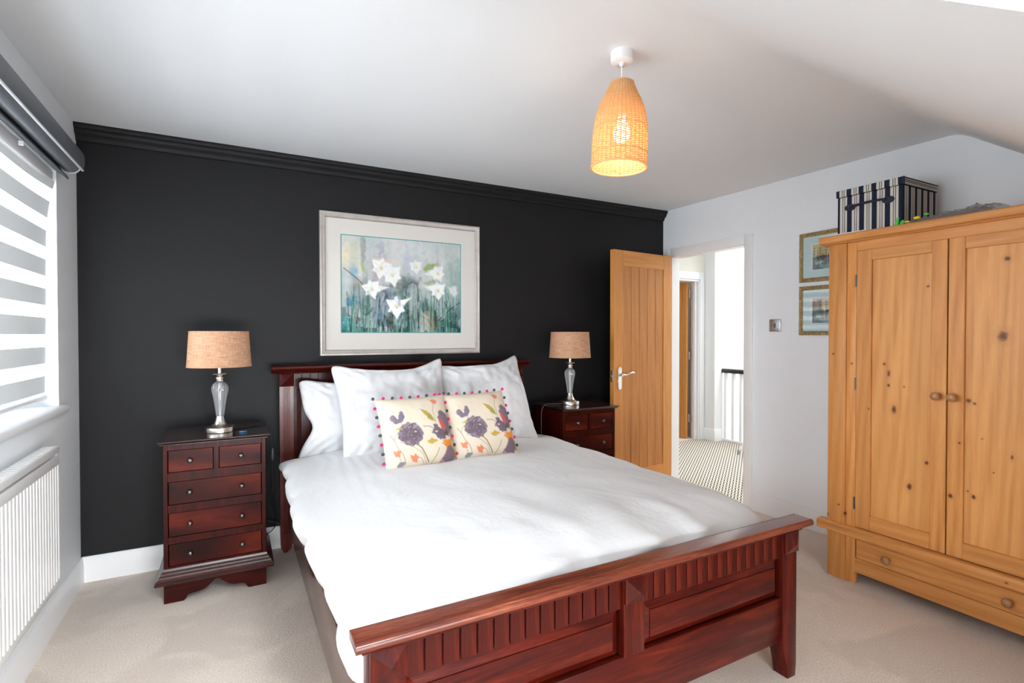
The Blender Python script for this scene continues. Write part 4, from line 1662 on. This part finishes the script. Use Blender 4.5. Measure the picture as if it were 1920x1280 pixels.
# ---- scatter cushions
def floral_canvas():
    c = Canvas(170, 170, L(238, 224, 203), 4)
    c.blend(c.noise(6, 6)-.4, L(228, 208, 180), .35)
    plum, plum2, coral, leaf, ochre, grey = L(122, 104, 118), L(84, 68, 84), L(232, 136, 104), L(164, 156, 62), L(200, 164, 66), L(140, 138, 146)
    orange = L(238, 146, 48)
    stem = L(140, 120, 66)
    def st(pts, r=.004, col=stem, k=.9):
        c.stroke(pts, r, col, k, .004)
    # stems
    st([(.40, .69), (.48, .78), (.56, .96)], .008)
    st([(.20, .66), (.36, .74), (.48, .84), (.53, .98)], .003)
    st([(.09, .55), (.13, .62), (.16, .72), (.22, .82), (.25, .95)], .004)
    st([(.13, .62), (.17, .55)], .003)
    st([(.23, .36), (.27, .44), (.28, .50)], .003)
    st([(.77, .18), (.73, .28), (.74, .44)], .003)
    st([(.70, .03), (.76, .13)], .004, L(176, 166, 100))
    st([(.76, .13), (.79, .03)], .003, L(176, 166, 100))
    st([(.85, .35), (.84, .45)], .003)
    st([(.55, .49), (.64, .50), (.68, .53)], .004, plum2)
    st([(.86, .80), (.78, .74)], .006, L(110, 80, 60))
    st([(.60, .98), (.68, .88), (.72, .80)], .005, L(150, 140, 60))
    st([(.96, .55), (.94, .70), (.95, .95)], .008, L(170, 140, 60))
    st([(.17, .22), (.22, .30)], .003, L(190, 180, 120))
    st([(.36, .86), (.46, .90), (.50, .98)], .003)
    for yy in (.56, .62, .68):
        c.blob(.965, yy, .018, .03, L(150, 116, 60), .9, .4)
    # big plum bloom: a ring of overlapping petals
    for i in range(11):
        a_ = 2*PI*i/11
        c.blob(.36+.115*math.cos(a_), .575+.105*math.sin(a_), .062, .060, plum if i % 2 else L(138, 122, 134), .95, .18, .03)
    c.blob(.36, .575, .13, .115, plum, 1, .25, .04)
    c.poly([(.27, .47), (.285, .425), (.31, .47)], L(168, 150, 160), .8, .012, .015)
    c.poly([(.43, .48), (.455, .43), (.465, .49)], L(168, 150, 160), .8, .012, .015)
    c.blend((c.noise(60, 60) > .62)*(np.hypot(c.xx-.36, c.yy-.575) < .15), plum2, .4)
    c.blend((c.noise(50, 50) > .74)*(np.hypot(c.xx-.36, c.yy-.575) < .15), L(190, 178, 186), .45)
    c.blob(.36, .575, .055, .028, L(104, 98, 76), .7, .7, .05)
    c.blob(.43, .555, .03, .010, L(230, 218, 206), .8, .5, .03)
    # tulip bloom at right
    c.poly([(.80, .50), (.78, .38), (.86, .27), (.95, .32), (.99, .42), (.97, .54), (.91, .66), (.83, .60)], L(136, 116, 132), 1, .008, .015)
    c.poly([(.80, .40), (.84, .42), (.88, .52), (.85, .56), (.81, .50)], L(232, 92, 66), .95, .012, .02)
    c.poly([(.66, .58), (.71, .46), (.79, .52), (.86, .60), (.84, .70), (.74, .68)], plum, 1, .008, .03)
    c.blob(.87, .60, .05, .06, L(96, 82, 60), .8, .6, .04)
    c.blob(.72, .575, .03, .018, L(230, 214, 206), .8, .5, .02)
    # orange and plum lower bloom
    c.poly([(.79, .70), (.86, .70), (.92, .68), (.95, .78), (.92, .90), (.84, .84)], orange, 1, .008, .02)
    c.poly([(.72, .98), (.80, .88), (.86, .78), (.94, .78), (.97, .88), (.93, .99)], L(132, 110, 124), 1, .008, .015)
    c.blob(.76, .965, .05, .035, L(206, 150, 160), .8, .6, .03)
    # leaves
    c.poly([(.55, .24), (.63, .27), (.70, .35), (.735, .44), (.66, .41), (.60, .33)], leaf, .95, .008, .015)
    c.poly([(.56, .25), (.63, .28), (.66, .33), (.61, .32)], ochre, .8, .01)
    c.poly([(.56, .70), (.63, .655), (.72, .70), (.65, .735), (.60, .74)], ochre, .95, .008, .015)
    c.poly([(.98, .74), (1.0, .80), (.99, .95), (.95, .97), (.955, .84)], leaf, .95, .008)
    c.poly([(.16, .49), (.22, .465), (.27, .485), (.21, .50)], L(186, 178, 90), .9, .006)
    # twin-lobed grey flower
    for (x_, y_, rx_, ry_) in ((.165, .33, .045, .052), (.19, .37, .045, .05), (.215, .39, .04, .035), (.285, .29, .035, .055), (.275, .33, .042, .05), (.255, .37, .042, .04)):
        c.blob(x_, y_, rx_, ry_, L(134, 120, 138), .95, .2, .02)
    c.blend((c.noise(60, 60) > .6)*(np.hypot((c.xx-.225)/.09, (c.yy-.35)/.07) < 1)*(c.a[..., 0] < .5), L(120, 108, 124), .5)
    # corals
    for cx, cy_, s_ in ((.79, .13, .055), (.15, .80, .055), (.37, .89, .06)):
        c.poly([(cx-s_, cy_-s_*.8), (cx-.01, cy_-s_*.5), (cx+.01, cy_-s_), (cx+s_*.9, cy_-.01), (cx+s_*.5, cy_+s_*.9), (cx-s_*.5, cy_+s_*.7)], coral, .95, .006, .015)
    c.blob(.845, .315, .045, .05, L(130, 112, 126), .95, .25, .05)
    c.blob(.20, .93, .055, .045, grey, .95, .25, .05)
    c.a *= .74
    return c
floral = floral_canvas()
GC = 'floral pompom cushions on the bed'
pom_mesh = {}
def cushion(label, w_, h_, th, mtx, seed):
    t_ = thing('scatter_cushion', label, 'cushion', mtx.translation, 0, GC, rot=mtx.to_euler())
    def shape(u, v, sign):
        ax, az = abs(u), abs(v)
        X = u*w_/2*(1-.045*(1-v*v)*ax**3)
        Z = v*h_/2*(1-.045*(1-u*u)*az**3)
        e = max(0, 1-ax**3)*max(0, 1-az**3)
        Y = th/2*e**.6 + nz(X*7+seed, Z*7, 1.0)*.004*min(1, 3*e)
        return Vector((X, sign*Y, Z))
    fr_ = sheet('front_cover', floral, lambda u, v: shape(-1+2*u, 1-2*v, -1), M['fabric_print'], None)
    fr_.parent = t_
    CH[fr_.name] = CH[t_.name]
    g = G()
    g.grid(lambda i, j: shape(-1+2*i, -1+2*j, 1), 30, 30)
    build('back_cover', g, M['cushion_cloth'], t_, 180, local=True)
    if not pom_mesh:
        for nm in ('pink', 'charcoal'):
            g = G()
            t2 = bmesh.new()
            bmesh.ops.create_icosphere(t2, subdivisions=2, radius=.0088)
            for vv in t2.verts:
                vv.co *= 1+.10*nz(vv.co.x*200, vv.co.y*200, vv.co.z*200)
            g.merge(t2)
            me = bpy.data.meshes.new('pompom')
            g.bm.to_mesh(me)
            g.bm.free()
            me.polygons.foreach_set('use_smooth', [True]*len(me.polygons))
            me.materials.append(M[nm])
            pom_mesh[nm] = me
    n = 8
    k = seed
    for side in range(4):
        for i in range(n):
            s_ = -1+2*(i+.0)/n
            u, v = [(s_, 1), (1, -s_), (-s_, -1), (-1, s_)][side]
            p = shape(u, v, -1)
            dx = Vector((u if abs(u) == 1 else 0, 0, v if abs(v) == 1 else 0)).normalized()
            o = bpy.data.objects.new('pompom', pom_mesh['pink' if k % 2 else 'charcoal'])
            o.parent = t_
            o.location = p + dx*.0085
            o['label'] = 'magenta wool pompom' if k % 2 else 'charcoal wool pompom'
            COL.objects.link(o)
            k += 1
    return t_
cushion('cream floral cushion with pompom edge, left of the pair, before the pillows', .380, .385, .13, lean(.834, 2.505, .650, .385, math.radians(29), math.radians(2), math.radians(-1.0)), 2)
cushion('cream floral cushion with pompom edge, right of the pair, before the pillows', .380, .385, .13, lean(1.202, 2.530, .652, .385, math.radians(29), math.radians(0), math.radians(-1.5)), 3)

# ---------------------------------------------------------------- bedside cabinets
def make_cabinet():
    c = thing('bedside_cabinet', 'dark mahogany bedside cabinet with five drawers, near the radiator', 'cabinet', (0, 0, 0))
    W2, YB, YFR = .2275, .205, -.200
    def b(nm, g, m, p=c, sm=35):
        return build(nm, g, M[m], p, sm, local=True)
    # top with moulded edge
    g = G()
    pr = [(0, 0), (.018, 0), (.018, .004), (.022, .007), (.026, .010), (.029, .014), (.029, .017), (.026, .020), (0, .020)]
    rings = []
    for o_, z in pr[1:-1]:
        rings.append([(-W2-o_+.008, YFR-o_+.004, .780+z), (W2+o_-.008, YFR-o_+.004, .780+z), (W2+o_-.008, YB+.012, .780+z), (-W2-o_+.008, YB+.012, .780+z)])
    V = g.loop(rings)
    g.bm.faces.new(V[0][::-1])
    g.bm.faces.new(V[-1])
    b('top', g, 'top_x')
    g = G()
    g.box(-W2, -W2+.018, YFR+.012, YB, .10, .782, .002)
    g.box(W2-.018, W2, YFR+.012, YB, .10, .782, .002)
    g.box(-W2, W2, YB-.012, YB, .10, .782)
    g.box(-W2+.01, W2-.01, YFR+.05, YB, .10, .13)
    b('carcass', g, 'mah_z')
    # face frame
    rows = [(.640, .752), (.480, .597), (.322, .444), (.178, .290)]
    g = G()
    g.box(-W2, -W2+.020, YFR, YFR+.02, .10, .782, .002)
    g.box(W2-.020, W2, YFR, YFR+.02, .10, .782, .002)
    zs_ = [.782] + [z for r in rows for z in r[::-1]] + [.12]
    for i in range(0, len(zs_), 2):
        g.box(-W2+.018, W2-.018, YFR+.002, YFR+.02, zs_[i+1]-.001, zs_[i]+.001)
    g.box(-.011, .011, YFR+.001, YFR+.02, .640, .752)
    b('face_frame', g, 'mah_z')
    def drawer(x0, x1, z0, z1, knobs):
        g = G()
        g.box(x0+.003, x1-.003, YFR+.004, YFR+.024, z0+.003, z1-.003, .0015)
        g.box(x0+.008, x1-.008, YFR+.02, YFR+.30, z0+.008, z1-.012)
        d = b('drawer', g, 'mahd_x')
        for kx in knobs:
            g = G()
            g.lathe([(0, .026), (.006, .0255), (.0105, .022), (.0125, .017), (.0115, .012), (.007, .008), (.006, .004), (.009, 0)], 20)
            g.move(Matrix.Translation((kx, YFR+.004, (z0+z1)/2)) @ Matrix.Rotation(PI/2, 4, 'X'))
            b('knob', g, 'pewter', d, 60)
    drawer(-W2+.020, -.011, *rows[0], [-.112])
    drawer(.011, W2-.020, *rows[0], [.112])
    for r in rows[1:]:
        drawer(-W2+.020, W2-.020, *r, [-.115, .115])
    # base moulding
    g = G()
    pr = [(0, .098), (.018, .098), (.032, .101), (.036, .107), (.036, .114), (.030, .118), (.030, .124), (.022, .132), (.021, .138), (.013, .146), (.012, .152), (.004, .160), (.002, .170), (0, .172)]
    rings = [[(-W2-o_, YFR-o_, z), (W2+o_, YFR-o_, z), (W2+o_, YB, z), (-W2-o_, YB, z)] for o_, z in pr]
    g.loop(rings)
    b('base_moulding', g, 'mould_x', c, 25)
    # scalloped plinth
    g = G()
    half = [(.2275, .10), (.2275, 0), (.145, 0), (.135, .010), (.128, .024), (.110, .030), (.085, .032), (.060, .038), (.040, .050), (.022, .066), (.008, .078), (0, .080)]
    poly = half + [(-x, z) for x, z in half[::-1][1:]]
    g.prism(poly, 'y', YFR+.001, YFR+.019)
    b('plinth', g, 'mah_x')
    for sx in (-1, 1):
        g = G()
        hp = [(YFR+.019, .10), (YFR+.019, 0), (YFR+.10, 0), (YFR+.12, .035), (.03, .06), (YB-.10, .035), (YB-.08, 0), (YB, 0), (YB, .10)]
        g.prism(hp, 'x', sx*W2-.018*(sx > 0), sx*W2+.018*(sx < 0))
        b('side_plinth', g, 'mah_y')
    return c
MAHD = [(0.28, (0.015, 0.0017, 0.0012)), (0.5, (0.060, 0.0046, 0.0022)), (0.75, (0.135, 0.016, 0.0055))]
M['mahd_x'] = wood('drawer_mahogany', MAHD, 'x', 1.1, 0.34, 0.05, 0.15, 5, spec=0.14, ring=0.3)
cab = make_cabinet()
cab.location = (-.0825, 3.23, 0)
cab2 = copy_tree(cab)
cab2.location = (2.243, 3.205, 0)
cab2['label'] = 'dark mahogany bedside cabinet with five drawers, between bed and oak door'
for c in (cab, cab2):
    c['group'] = 'bedside cabinets'
    CH[c.name] = Matrix.Translation(c.location)

# ---------------------------------------------------------------- table lamps
def make_lamp():
    l_ = thing('table_lamp', 'glass stemmed table lamp with tan shade on the left bedside cabinet', 'lamp', (0, 0, 0))
    def b(nm, g, m, p=l_, sm=40):
        return build(nm, g, M[m], p, sm, local=True)
    g = G()
    g.lathe([(0, 0), (.069, 0), (.071, .002), (.071, .025), (.0695, .027), (.060, .0275), (.056, .0275), (.052, .031), (.040, .036), (.032, .046), (.025, .060), (.021, .076), (.019, .084), (0, .084)], 48)
    b('base', g, 'nickel')
    g = G()
    prof = [(0, .084), (.0185, .084), (.020, .092), (.0225, .115), (.028, .155), (.034, .190), (.0385, .212), (.0405, .228), (.039, .242), (.033, .256), (.022, .266), (.016, .270), (0, .270)]
    g.lathe(prof, 64, flute=12, depth=.09)
    gl = b('glass_stem', g, 'crystal', l_, 60)
    g = G()
    g.lathe([(.0045, .080), (.0045, .272)], 12)
    b('inner_rod', g, 'chrome', gl)
    g = G()
    g.lathe([(0, .268), (.016, .268), (.019, .272), (.019, .279), (.016, .282), (.021, .286), (.021, .292), (.015, .297), (.017, .303), (.024, .306), (.037, .308), (.038, .311), (.030, .313), (.010, .314), (.010, .36), (.0135, .362), (.0135, .41), (0, .41)], 32)
    b('neck', g, 'nickel')
    g = G()
    prof = [(.154, .350), (.1415, .538), (.1395, .538), (.152, .350)]
    g.lathe(prof, 64, close=True)
    sh = b('shade', g, 'burlap', l_, 40)
    for r, z in ((.1535, .351), (.141, .537)):
        g = G()
        g.tube([(r*math.cos(2*PI*i/64), r*math.sin(2*PI*i/64), z) for i in range(64)], .0022, 6, True)
        b('shade_rim', g, 'burlap', sh)
    g = G()
    g.lathe([(0, .40), (.012, .405), (.026, .44), (.029, .465), (.022, .488), (0, .50)], 20)
    b('bulb', g, 'upvc')
    for k in range(3):
        a = 2*PI*k/3
        g = G()
        g.tube([(.012*math.cos(a), .012*math.sin(a), .405), (.140*math.cos(a), .140*math.sin(a), .525)], .0015, 6)
        b('shade_carrier', g, 'steel', sh)
    return l_
lamp = make_lamp()
lamp.location = (-.067, 3.200, .800)
lamp2 = copy_tree(lamp)
lamp2.location = (2.207, 3.205, .800)
lamp2['label'] = 'glass stemmed table lamp with tan shade on the right bedside cabinet'
for l_ in (lamp, lamp2):
    l_['group'] = 'table lamps'
    CH[l_.name] = Matrix.Translation(l_.location)

def smooth_path(pts, n=8):
    P = [Vector(p) for p in pts]
    out = []
    for i in range(len(P)-1):
        p0, p1, p2, p3 = P[max(i-1, 0)], P[i], P[i+1], P[min(i+2, len(P)-1)]
        for k in range(n):
            t_ = k/n
            out.append(.5*((2*p1)+(-p0+p2)*t_+(2*p0-5*p1+4*p2-p3)*t_*t_+(-p0+3*p1-3*p2+p3)*t_**3))
    out.append(P[-1])
    return out
g = G()
g.tube(smooth_path([(.000, 3.225, .806), (.05, 3.26, .804), (.10, 3.30, .806), (.145, 3.32, .812), (.178, 3.33, .775), (.19, 3.335, .70), (.195, 3.34, .60), (.197, 3.34, .45), (.19, 3.34, .36), (.205, 3.36, .28), (.215, 3.40, .20), (.20, 3.42, .15), (.16, 3.45, .12), (.10, 3.47, .14)]), .0028, 8)
cd = build('cord', g, M['cord'], lamp, 60)
g = G()
g.tube([(.196, 3.34, .655), (.196, 3.34, .645), (.196, 3.34, .60), (.196, 3.34, .585)], [.006, .011, .011, .006], 12, flat=.7)
build('inline_switch', g, M['grey_cord'], cd, 50)
g = G()
g.tube(smooth_path([(.02, 3.26, .804), (.06, 3.30, .803), (.11, 3.33, .805), (.14, 3.33, .81)]), .0024, 8)
build('cord', g, M['cord'], lamp, 60)
g = G()
g.tube(smooth_path([(2.14, 3.22, .806), (2.09, 3.24, .806), (2.035, 3.25, .806), (1.995, 3.235, .795), (1.975, 3.23, .755), (1.972, 3.23, .65), (1.972, 3.23, .50), (1.975, 3.26, .30), (1.99, 3.36, .20), (2.0, 3.44, .18)]), .0032, 8)
build('cord', g, M['grey_cord'], lamp2, 60)
# second flex along the skirting between cabinet and bed
g = G()
g.tube(smooth_path([(.150, 3.462, .20), (.20, 3.455, .185), (.27, 3.45, .155)]), .003, 8)
o = build('power_flex', g, M['cord'], None, 60)
o['label'] = 'short black flex running behind the left cabinet towards the bed'
o['category'] = 'cable'
# small blue clip on the left cabinet
bc = thing('plastic_clip', 'small bright blue plastic clip lying on the left bedside cabinet', 'clip', (.030, 3.115, .800))
g = G()
g.box(.022, .048, 3.108, 3.116, .801, .807, .0025, 2)
build('body', g, M['blue_plastic'], bc, 50)
g = G()
g.tube([(.048, 3.112, .804), (.053, 3.114, .805), (.057, 3.111, .804)], .002, 8)
build('tip', g, M['blue_plastic'], bc, 50)

# ---------------------------------------------------------------- pendant light
pd = thing('pendant_light', 'woven rattan bell pendant lamp, lit, hanging from the white ceiling', 'lamp', (1.320, 1.569, 2.40))
PCX, PCY = 1.320, 1.569
ztop = zc(PCY)
g = G()
g.lathe([(0, -.040), (.038, -.040), (.042, -.037), (.043, -.030), (.043, 0.002), (0, 0.002)], 32, (PCX, PCY, ztop))
g.lathe([(.006, -.055), (.009, -.050), (.010, -.040)], 16, (PCX, PCY, ztop))
build('ceiling_rose', g, M['upvc'], pd, 40)
g = G()
g.tube([(PCX, PCY, ztop-.05), (PCX, PCY, 2.18)], .0032, 10)
build('cord', g, M['upvc'], pd, 60)
g = G()
g.lathe([(0, 2.205), (.014, 2.205), (.020, 2.195), (.020, 2.16), (.016, 2.155), (0, 2.155)], 20, (PCX, PCY, 0))
build('lampholder', g, M['upvc'], pd, 40)
g = G()
g.lathe([(0, 2.155), (.013, 2.153), (.015, 2.138), (.026, 2.118), (.0315, 2.096), (.030, 2.078), (.021, 2.063), (0, 2.058)], 24, (PCX, PCY, 0))
build('bulb', g, M['bulb'], pd, 60)
# shade, leaning a little
tilt = Matrix.Translation((PCX, PCY, 2.27)) @ Matrix.Rotation(math.radians(2.0), 4, Vector((math.sin(.70), math.cos(.70), 0))) @ Matrix.Translation((-PCX, -PCY, -2.27))
SP = [(2.282, .042), (2.267, .049), (2.242, .060), (2.212, .075), (2.183, .086), (2.154, .094), (2.115, .100), (2.067, .103), (2.009, .104), (1.962, .104)]
def sr(z):
    for (z1, r1), (z0, r0) in zip(SP, SP[1:]):
        if z0 <= z <= z1:
            k = (z-z0)/(z1-z0)
            return r0+(r1-r0)*k
    return SP[-1][1] if z < SP[-1][0] else SP[0][1]
NS = 36
g = G()
rows_ = 76
for i in range(rows_):
    z = 1.966+(2.279-1.966)*i/(rows_-1)
    r = sr(z)
    pts = []
    for k in range(NS*2):
        a = 2*PI*k/(NS*2)
        wv_ = .0019*(1 if (k % 4 in (0,)) else -1 if k % 4 == 2 else 0)*(1 if i % 2 else -1)
        pts.append((PCX+(r+wv_)*math.cos(a), PCY+(r+wv_)*math.sin(a), z + .0006*math.sin(9*a+i)))
    g.tube(pts, .0018, 4, True, flat=1.0)
g.move(tilt)
weave = build('woven_shade', g, M['rattan'], pd, 60)
g = G()
for k in range(NS):
    a = 2*PI*(k+.25)/NS
    pts = []
    for i in range(14):
        z = 1.964+(2.281-1.964)*i/13
        pts.append((PCX+sr(z)*math.cos(a), PCY+sr(z)*math.sin(a), z))
    g.tube(pts, .0021, 5)
g.move(tilt)
build('stakes', g, M['rattan'], weave, 60)
for z, rr in ((1.962, .0045), (2.281, .0035), (2.216, .0022), (2.105, .0022), (2.009, .0022)):
    g = G()
    r = sr(z)+.0012
    g.tube([(PCX+r*math.cos(2*PI*k/64), PCY+r*math.sin(2*PI*k/64), z) for k in range(64)], rr, 8, True)
    g.move(tilt)
    build('rim', g, M['rattan'], weave, 60)
pl_ = bpy.data.lights.new('pendant_glow', 'POINT')
pl_.energy = 2.2
pl_.color = (1.0, .80, .54)
pl_.shadow_soft_size = .03
plo = bpy.data.objects.new('pendant_glow', pl_)
COL.objects.link(plo)
plo.location = (PCX, PCY, 2.035)

# ---------------------------------------------------------------- wardrobe
wd = thing('pine_wardrobe', 'knotty pine wardrobe with two panelled doors and a base drawer by right wall', 'wardrobe', (0, 0, 0))
WX = 2.878
WC = 1.1555
XB = 3.420
def wb(nm, g, m, p=wd, sm=35):
    return build(nm, g, M[m], p, sm)
def my(y):
    return 2*WC-y
for side in (0, 1):
    f = (lambda y: y) if side == 0 else my
    def bx(x0, x1, ya, yb, z0, z1, bev=.002):
        g = G()
        a, b_ = sorted((f(ya), f(yb)))
        return g.box(x0, x1, a, b_, z0, z1, bev, 2)
    wb('pilaster', bx(WX, WX+.03, 1.600, 1.693, 0, 1.806, .004), 'pine_v')
    wb('stile', bx(WX+.010, WX+.04, 1.553, 1.602, 0, 1.806), 'pine_v')
    wb('side_panel', bx(WX+.028, XB, 1.672, 1.692, .02, 1.81), 'pine_v')
g = G()
y0, y1 = my(1.693), 1.693
ov = .030
pr = [(WX-.006, 1.806), (WX-.010, 1.812), (WX-ov+.004, 1.814), (WX-ov, 1.818), (WX-ov, 1.846), (WX-ov+.006, 1.852), (XB+.01, 1.852), (XB+.01, 1.806)]
g.prism(pr, 'y', y0-ov-.01, y1+ov+.01, .002)
wb('cornice', g, 'pine_h', wd, 15)
g = G()
g.box(WX+.012, WX+.035, my(1.60), 1.60, 1.758, 1.81)
wb('top_rail', g, 'pine_h')
g = G()
pr = [(WX-.020, .252), (WX-.024, .258), (WX-.024, .294), (WX-.016, .301), (WX+.03, .301), (WX+.03, .252)]
g.prism(pr, 'y', y0-.045, y1+.045, .002)
wb('waist_moulding', g, 'pine_h')
g = G()
g.box(WX+.012, WX+.035, my(1.556), 1.556, .062, .138, .002)
wb('bottom_rail', g, 'pine_h')
g = G()
g.box(WX+.014, WX+.05, my(1.556), 1.556, .236, .27)
wb('mid_rail', g, 'pine_h')
g = G()
g.box(XB-.012, XB, y0, y1, .05, 1.81)
g.box(WX+.05, XB, y0+.02, y1-.02, .07, .09)
wb('back_panel', g, 'pine_v')
def pine_knob(y, z, parent, s=1.0):
    g = G()
    g.lathe([(.012*s, 0), (.013*s, .004), (.008*s, .008), (.008*s, .014), (.016*s, .020), (.0205*s, .028), (.0195*s, .036), (.013*s, .042), (0, .044)], 24)
    g.move(Matrix.Translation((WX+.008, y, z)) @ Matrix.Rotation(-PI/2, 4, 'Y'))
    return wb('knob', g, 'pine_knob', parent, 60)
for side in (0, 1):
    f = (lambda y: y) if side == 0 else my
    def bx(x0, x1, ya, yb, z0, z1, bev=.002, seg=1):
        g = G()
        a, b_ = sorted((f(ya), f(yb)))
        return g.box(x0, x1, a, b_, z0, z1, bev, seg)
    X0 = WX+.006
    dz0, dz1 = .306, 1.757
    outer, inner = 1.551, WC+.0025
    po, pi_ = 1.479, WC+.063
    d = thing('w', 'x', 'x') if False else None
    # the panel is the door's own mesh, its frame members and fittings hang on it
    dr = wb('door', bx(X0+.012, X0+.020, po+.008, pi_-.008, .372, 1.712), 'pine_panel')
    wb('door_stile', bx(X0, X0+.024, outer, po, dz0, dz1), 'pine_v', dr)
    wb('door_stile', bx(X0, X0+.024, pi_, inner, dz0, dz1), 'pine_v', dr)
    wb('door_rail', bx(X0+.0004, X0+.0236, po, pi_, 1.702, dz1), 'pine_h', dr)
    wb('door_rail', bx(X0+.0004, X0+.0236, po, pi_, dz0, .380), 'pine_h', dr)
    pine_knob(WC+(.034 if side == 0 else -.028), 1.033, dr, .95)
    for hz in (1.60, 1.06, .43):
        g = bx(X0-.004, X0+.004, outer-.001, outer+.006, hz-.032, hz+.032, .001)
        o = build('hinge', g, M['pewter'], dr)
g = G()
g.box(WX+.010, WX+.030, my(1.546), 1.546, .141, .236, .002)
g.box(WX+.03, WX+.40, my(1.53), 1.53, .15, .225)
dw = wb('drawer', g, 'pine_h')
pine_knob(1.391, .190, dw, .95)
pine_knob(.928, .190, dw, .95)

# ---------------------------------------------------------------- on top of the wardrobe
BX0, BX1, BY0, BY1, BZ = 3.02, 3.365, 1.405, 1.728, 1.862
bx_ = thing('storage_box', 'navy and cream striped fabric storage box on top of the wardrobe', 'box', (BX0, BY0, BZ))
g = G()
g.box(BX0, BX0+.004, BY0+.002, BY1-.002, BZ, BZ+.222)
build('front', g, M['stripe_y'], bx_, None)
g = G()
g.box(BX1-.004, BX1, BY0+.002, BY1-.002, BZ, BZ+.222)
build('back', g, M['stripe_y'], bx_, None)
g = G()
g.box(BX0+.0, BX1, BY0, BY0+.004, BZ, BZ+.222)
g.box(BX0+.0, BX1, BY1-.004, BY1, BZ, BZ+.222)
g.box(BX0+.002, BX1-.002, BY0+.002, BY1-.002, BZ, BZ+.005)
build('side', g, M['stripe_x'], bx_, None)
g = G()
g.box(BX0-.007, BX1+.007, BY0-.005, BY1+.007, BZ+.226, BZ+.264, .002)
build('lid', g, M['stripe_y'], bx_, None)
g = G()
g.box(BX0-.004, BX1+.004, BY0-.0075, BY0-.0045, BZ+.227, BZ+.264, .001)
build('lid_edge', g, M['hem_stripe'], bx_, None)
g = G()
g.box(BX0-.008, BX0+.004, BY0-.008, BY0-.003, BZ+.227, BZ+.2645)
build('lid_binding', g, M['navy'], bx_, None)
g = G()
hz = BZ+.160
pts = [(BX0-.006, 1.655, hz-.002), (BX0-.014, 1.630, hz+.002), (BX0-.020, 1.565, hz+.006), (BX0-.014, 1.50, hz+.006), (BX0-.006, 1.475, hz+.002)]
g.tube(smooth_path(pts, 6), .0125, 8, flat=.5)
h_ = build('handle', g, M['navy'], bx_, 60)
for yy in (1.660, 1.470):
    g = G()
    g.lathe([(0, 0), (.023, 0), (.023, .006), (.019, .009), (0, .009)], 20).move(Matrix.Translation((BX0, yy, hz)) @ Matrix.Rotation(-PI/2, 4, 'Y') @ Matrix.Diagonal((.8, 1.25, 1, 1)))
    build('handle_end', g, M['navy'], h_, 40)
# papers under the box
g = G()
g.box(2.878, 3.20, 1.50, 1.742, 1.8525, 1.861, .001)
o = build('paper_folder', g, M['paper'], None, None)
o['label'] = 'flat white paper folder lying under the striped storage box'
o['category'] = 'folder'
# crumpled clear bag
bg = thing('plastic_bag', 'crumpled clear plastic bag with brown contents and yellow print on the wardrobe', 'bag', (3.0, 1.25, 1.853))
def bag_shape(u, v, inner=0.0):
    # u along y from 1.40 to 1.02, v across x
    y = 1.390 - u*.385
    x = 2.885 + v*.30
    prof = .008 + .034*math.sin(min(1, u*1.0)*PI*.85)**.8*(.55+.45*u) + .045*max(0, u-.62)
    prof *= (math.sin(max(0, min(1, v))*PI))**.55
    wr = abs(nz(u*7, v*5, 2.0))*.022 + abs(nz(u*17, v*13, 7.0, 2))*.012*(1+1.5*max(0, u-.5))
    z = 1.8545 + max(0, (prof+wr*math.sin(max(0, min(1, v))*PI)**.4*min(1, 6*u*(1.02-u)))*(1-inner))
    return Vector((x, y, z))
g = G()
g.grid(lambda u, v: bag_shape(u, v), 46, 30)
build('film', g, M['bag'], bg, 180)
g = G()
g.grid(lambda u, v: bag_shape(.12+u*.72, .10+v*.8, .22), 36, 24)
build('contents', g, M['brown'], bg, 180)
for (y_, z_off, ry_, mm) in ((1.328, .013, .012, 'yellow'), (1.288, .025, .015, 'yellow'), (1.248, .035, .010, 'green')):
    g = G()
    t2 = bmesh.new()
    bmesh.ops.create_uvsphere(t2, u_segments=14, v_segments=8, radius=1)
    for vv in t2.verts:
        vv.co = Vector((2.900+vv.co.x*.010 + (.0), y_+vv.co.y*ry_, 1.8545+z_off+vv.co.z*ry_*.55))
    g.merge(t2)
    build('printed_spot', g, M[mm], bg, 60)
g = G()
pts = [(2.93, 1.392, 1.858), (2.932, 1.388, 1.885), (2.934, 1.384, 1.905)]
g.tube(pts, [.010, .008, .004], 8, flat=.4)
g.tube([(2.934, 1.372, 1.858), (2.934, 1.366, 1.878), (2.934, 1.360, 1.886)], [.010, .009, .004], 8, flat=.4)
build('label_tag', g, M['green'], bg, 50)
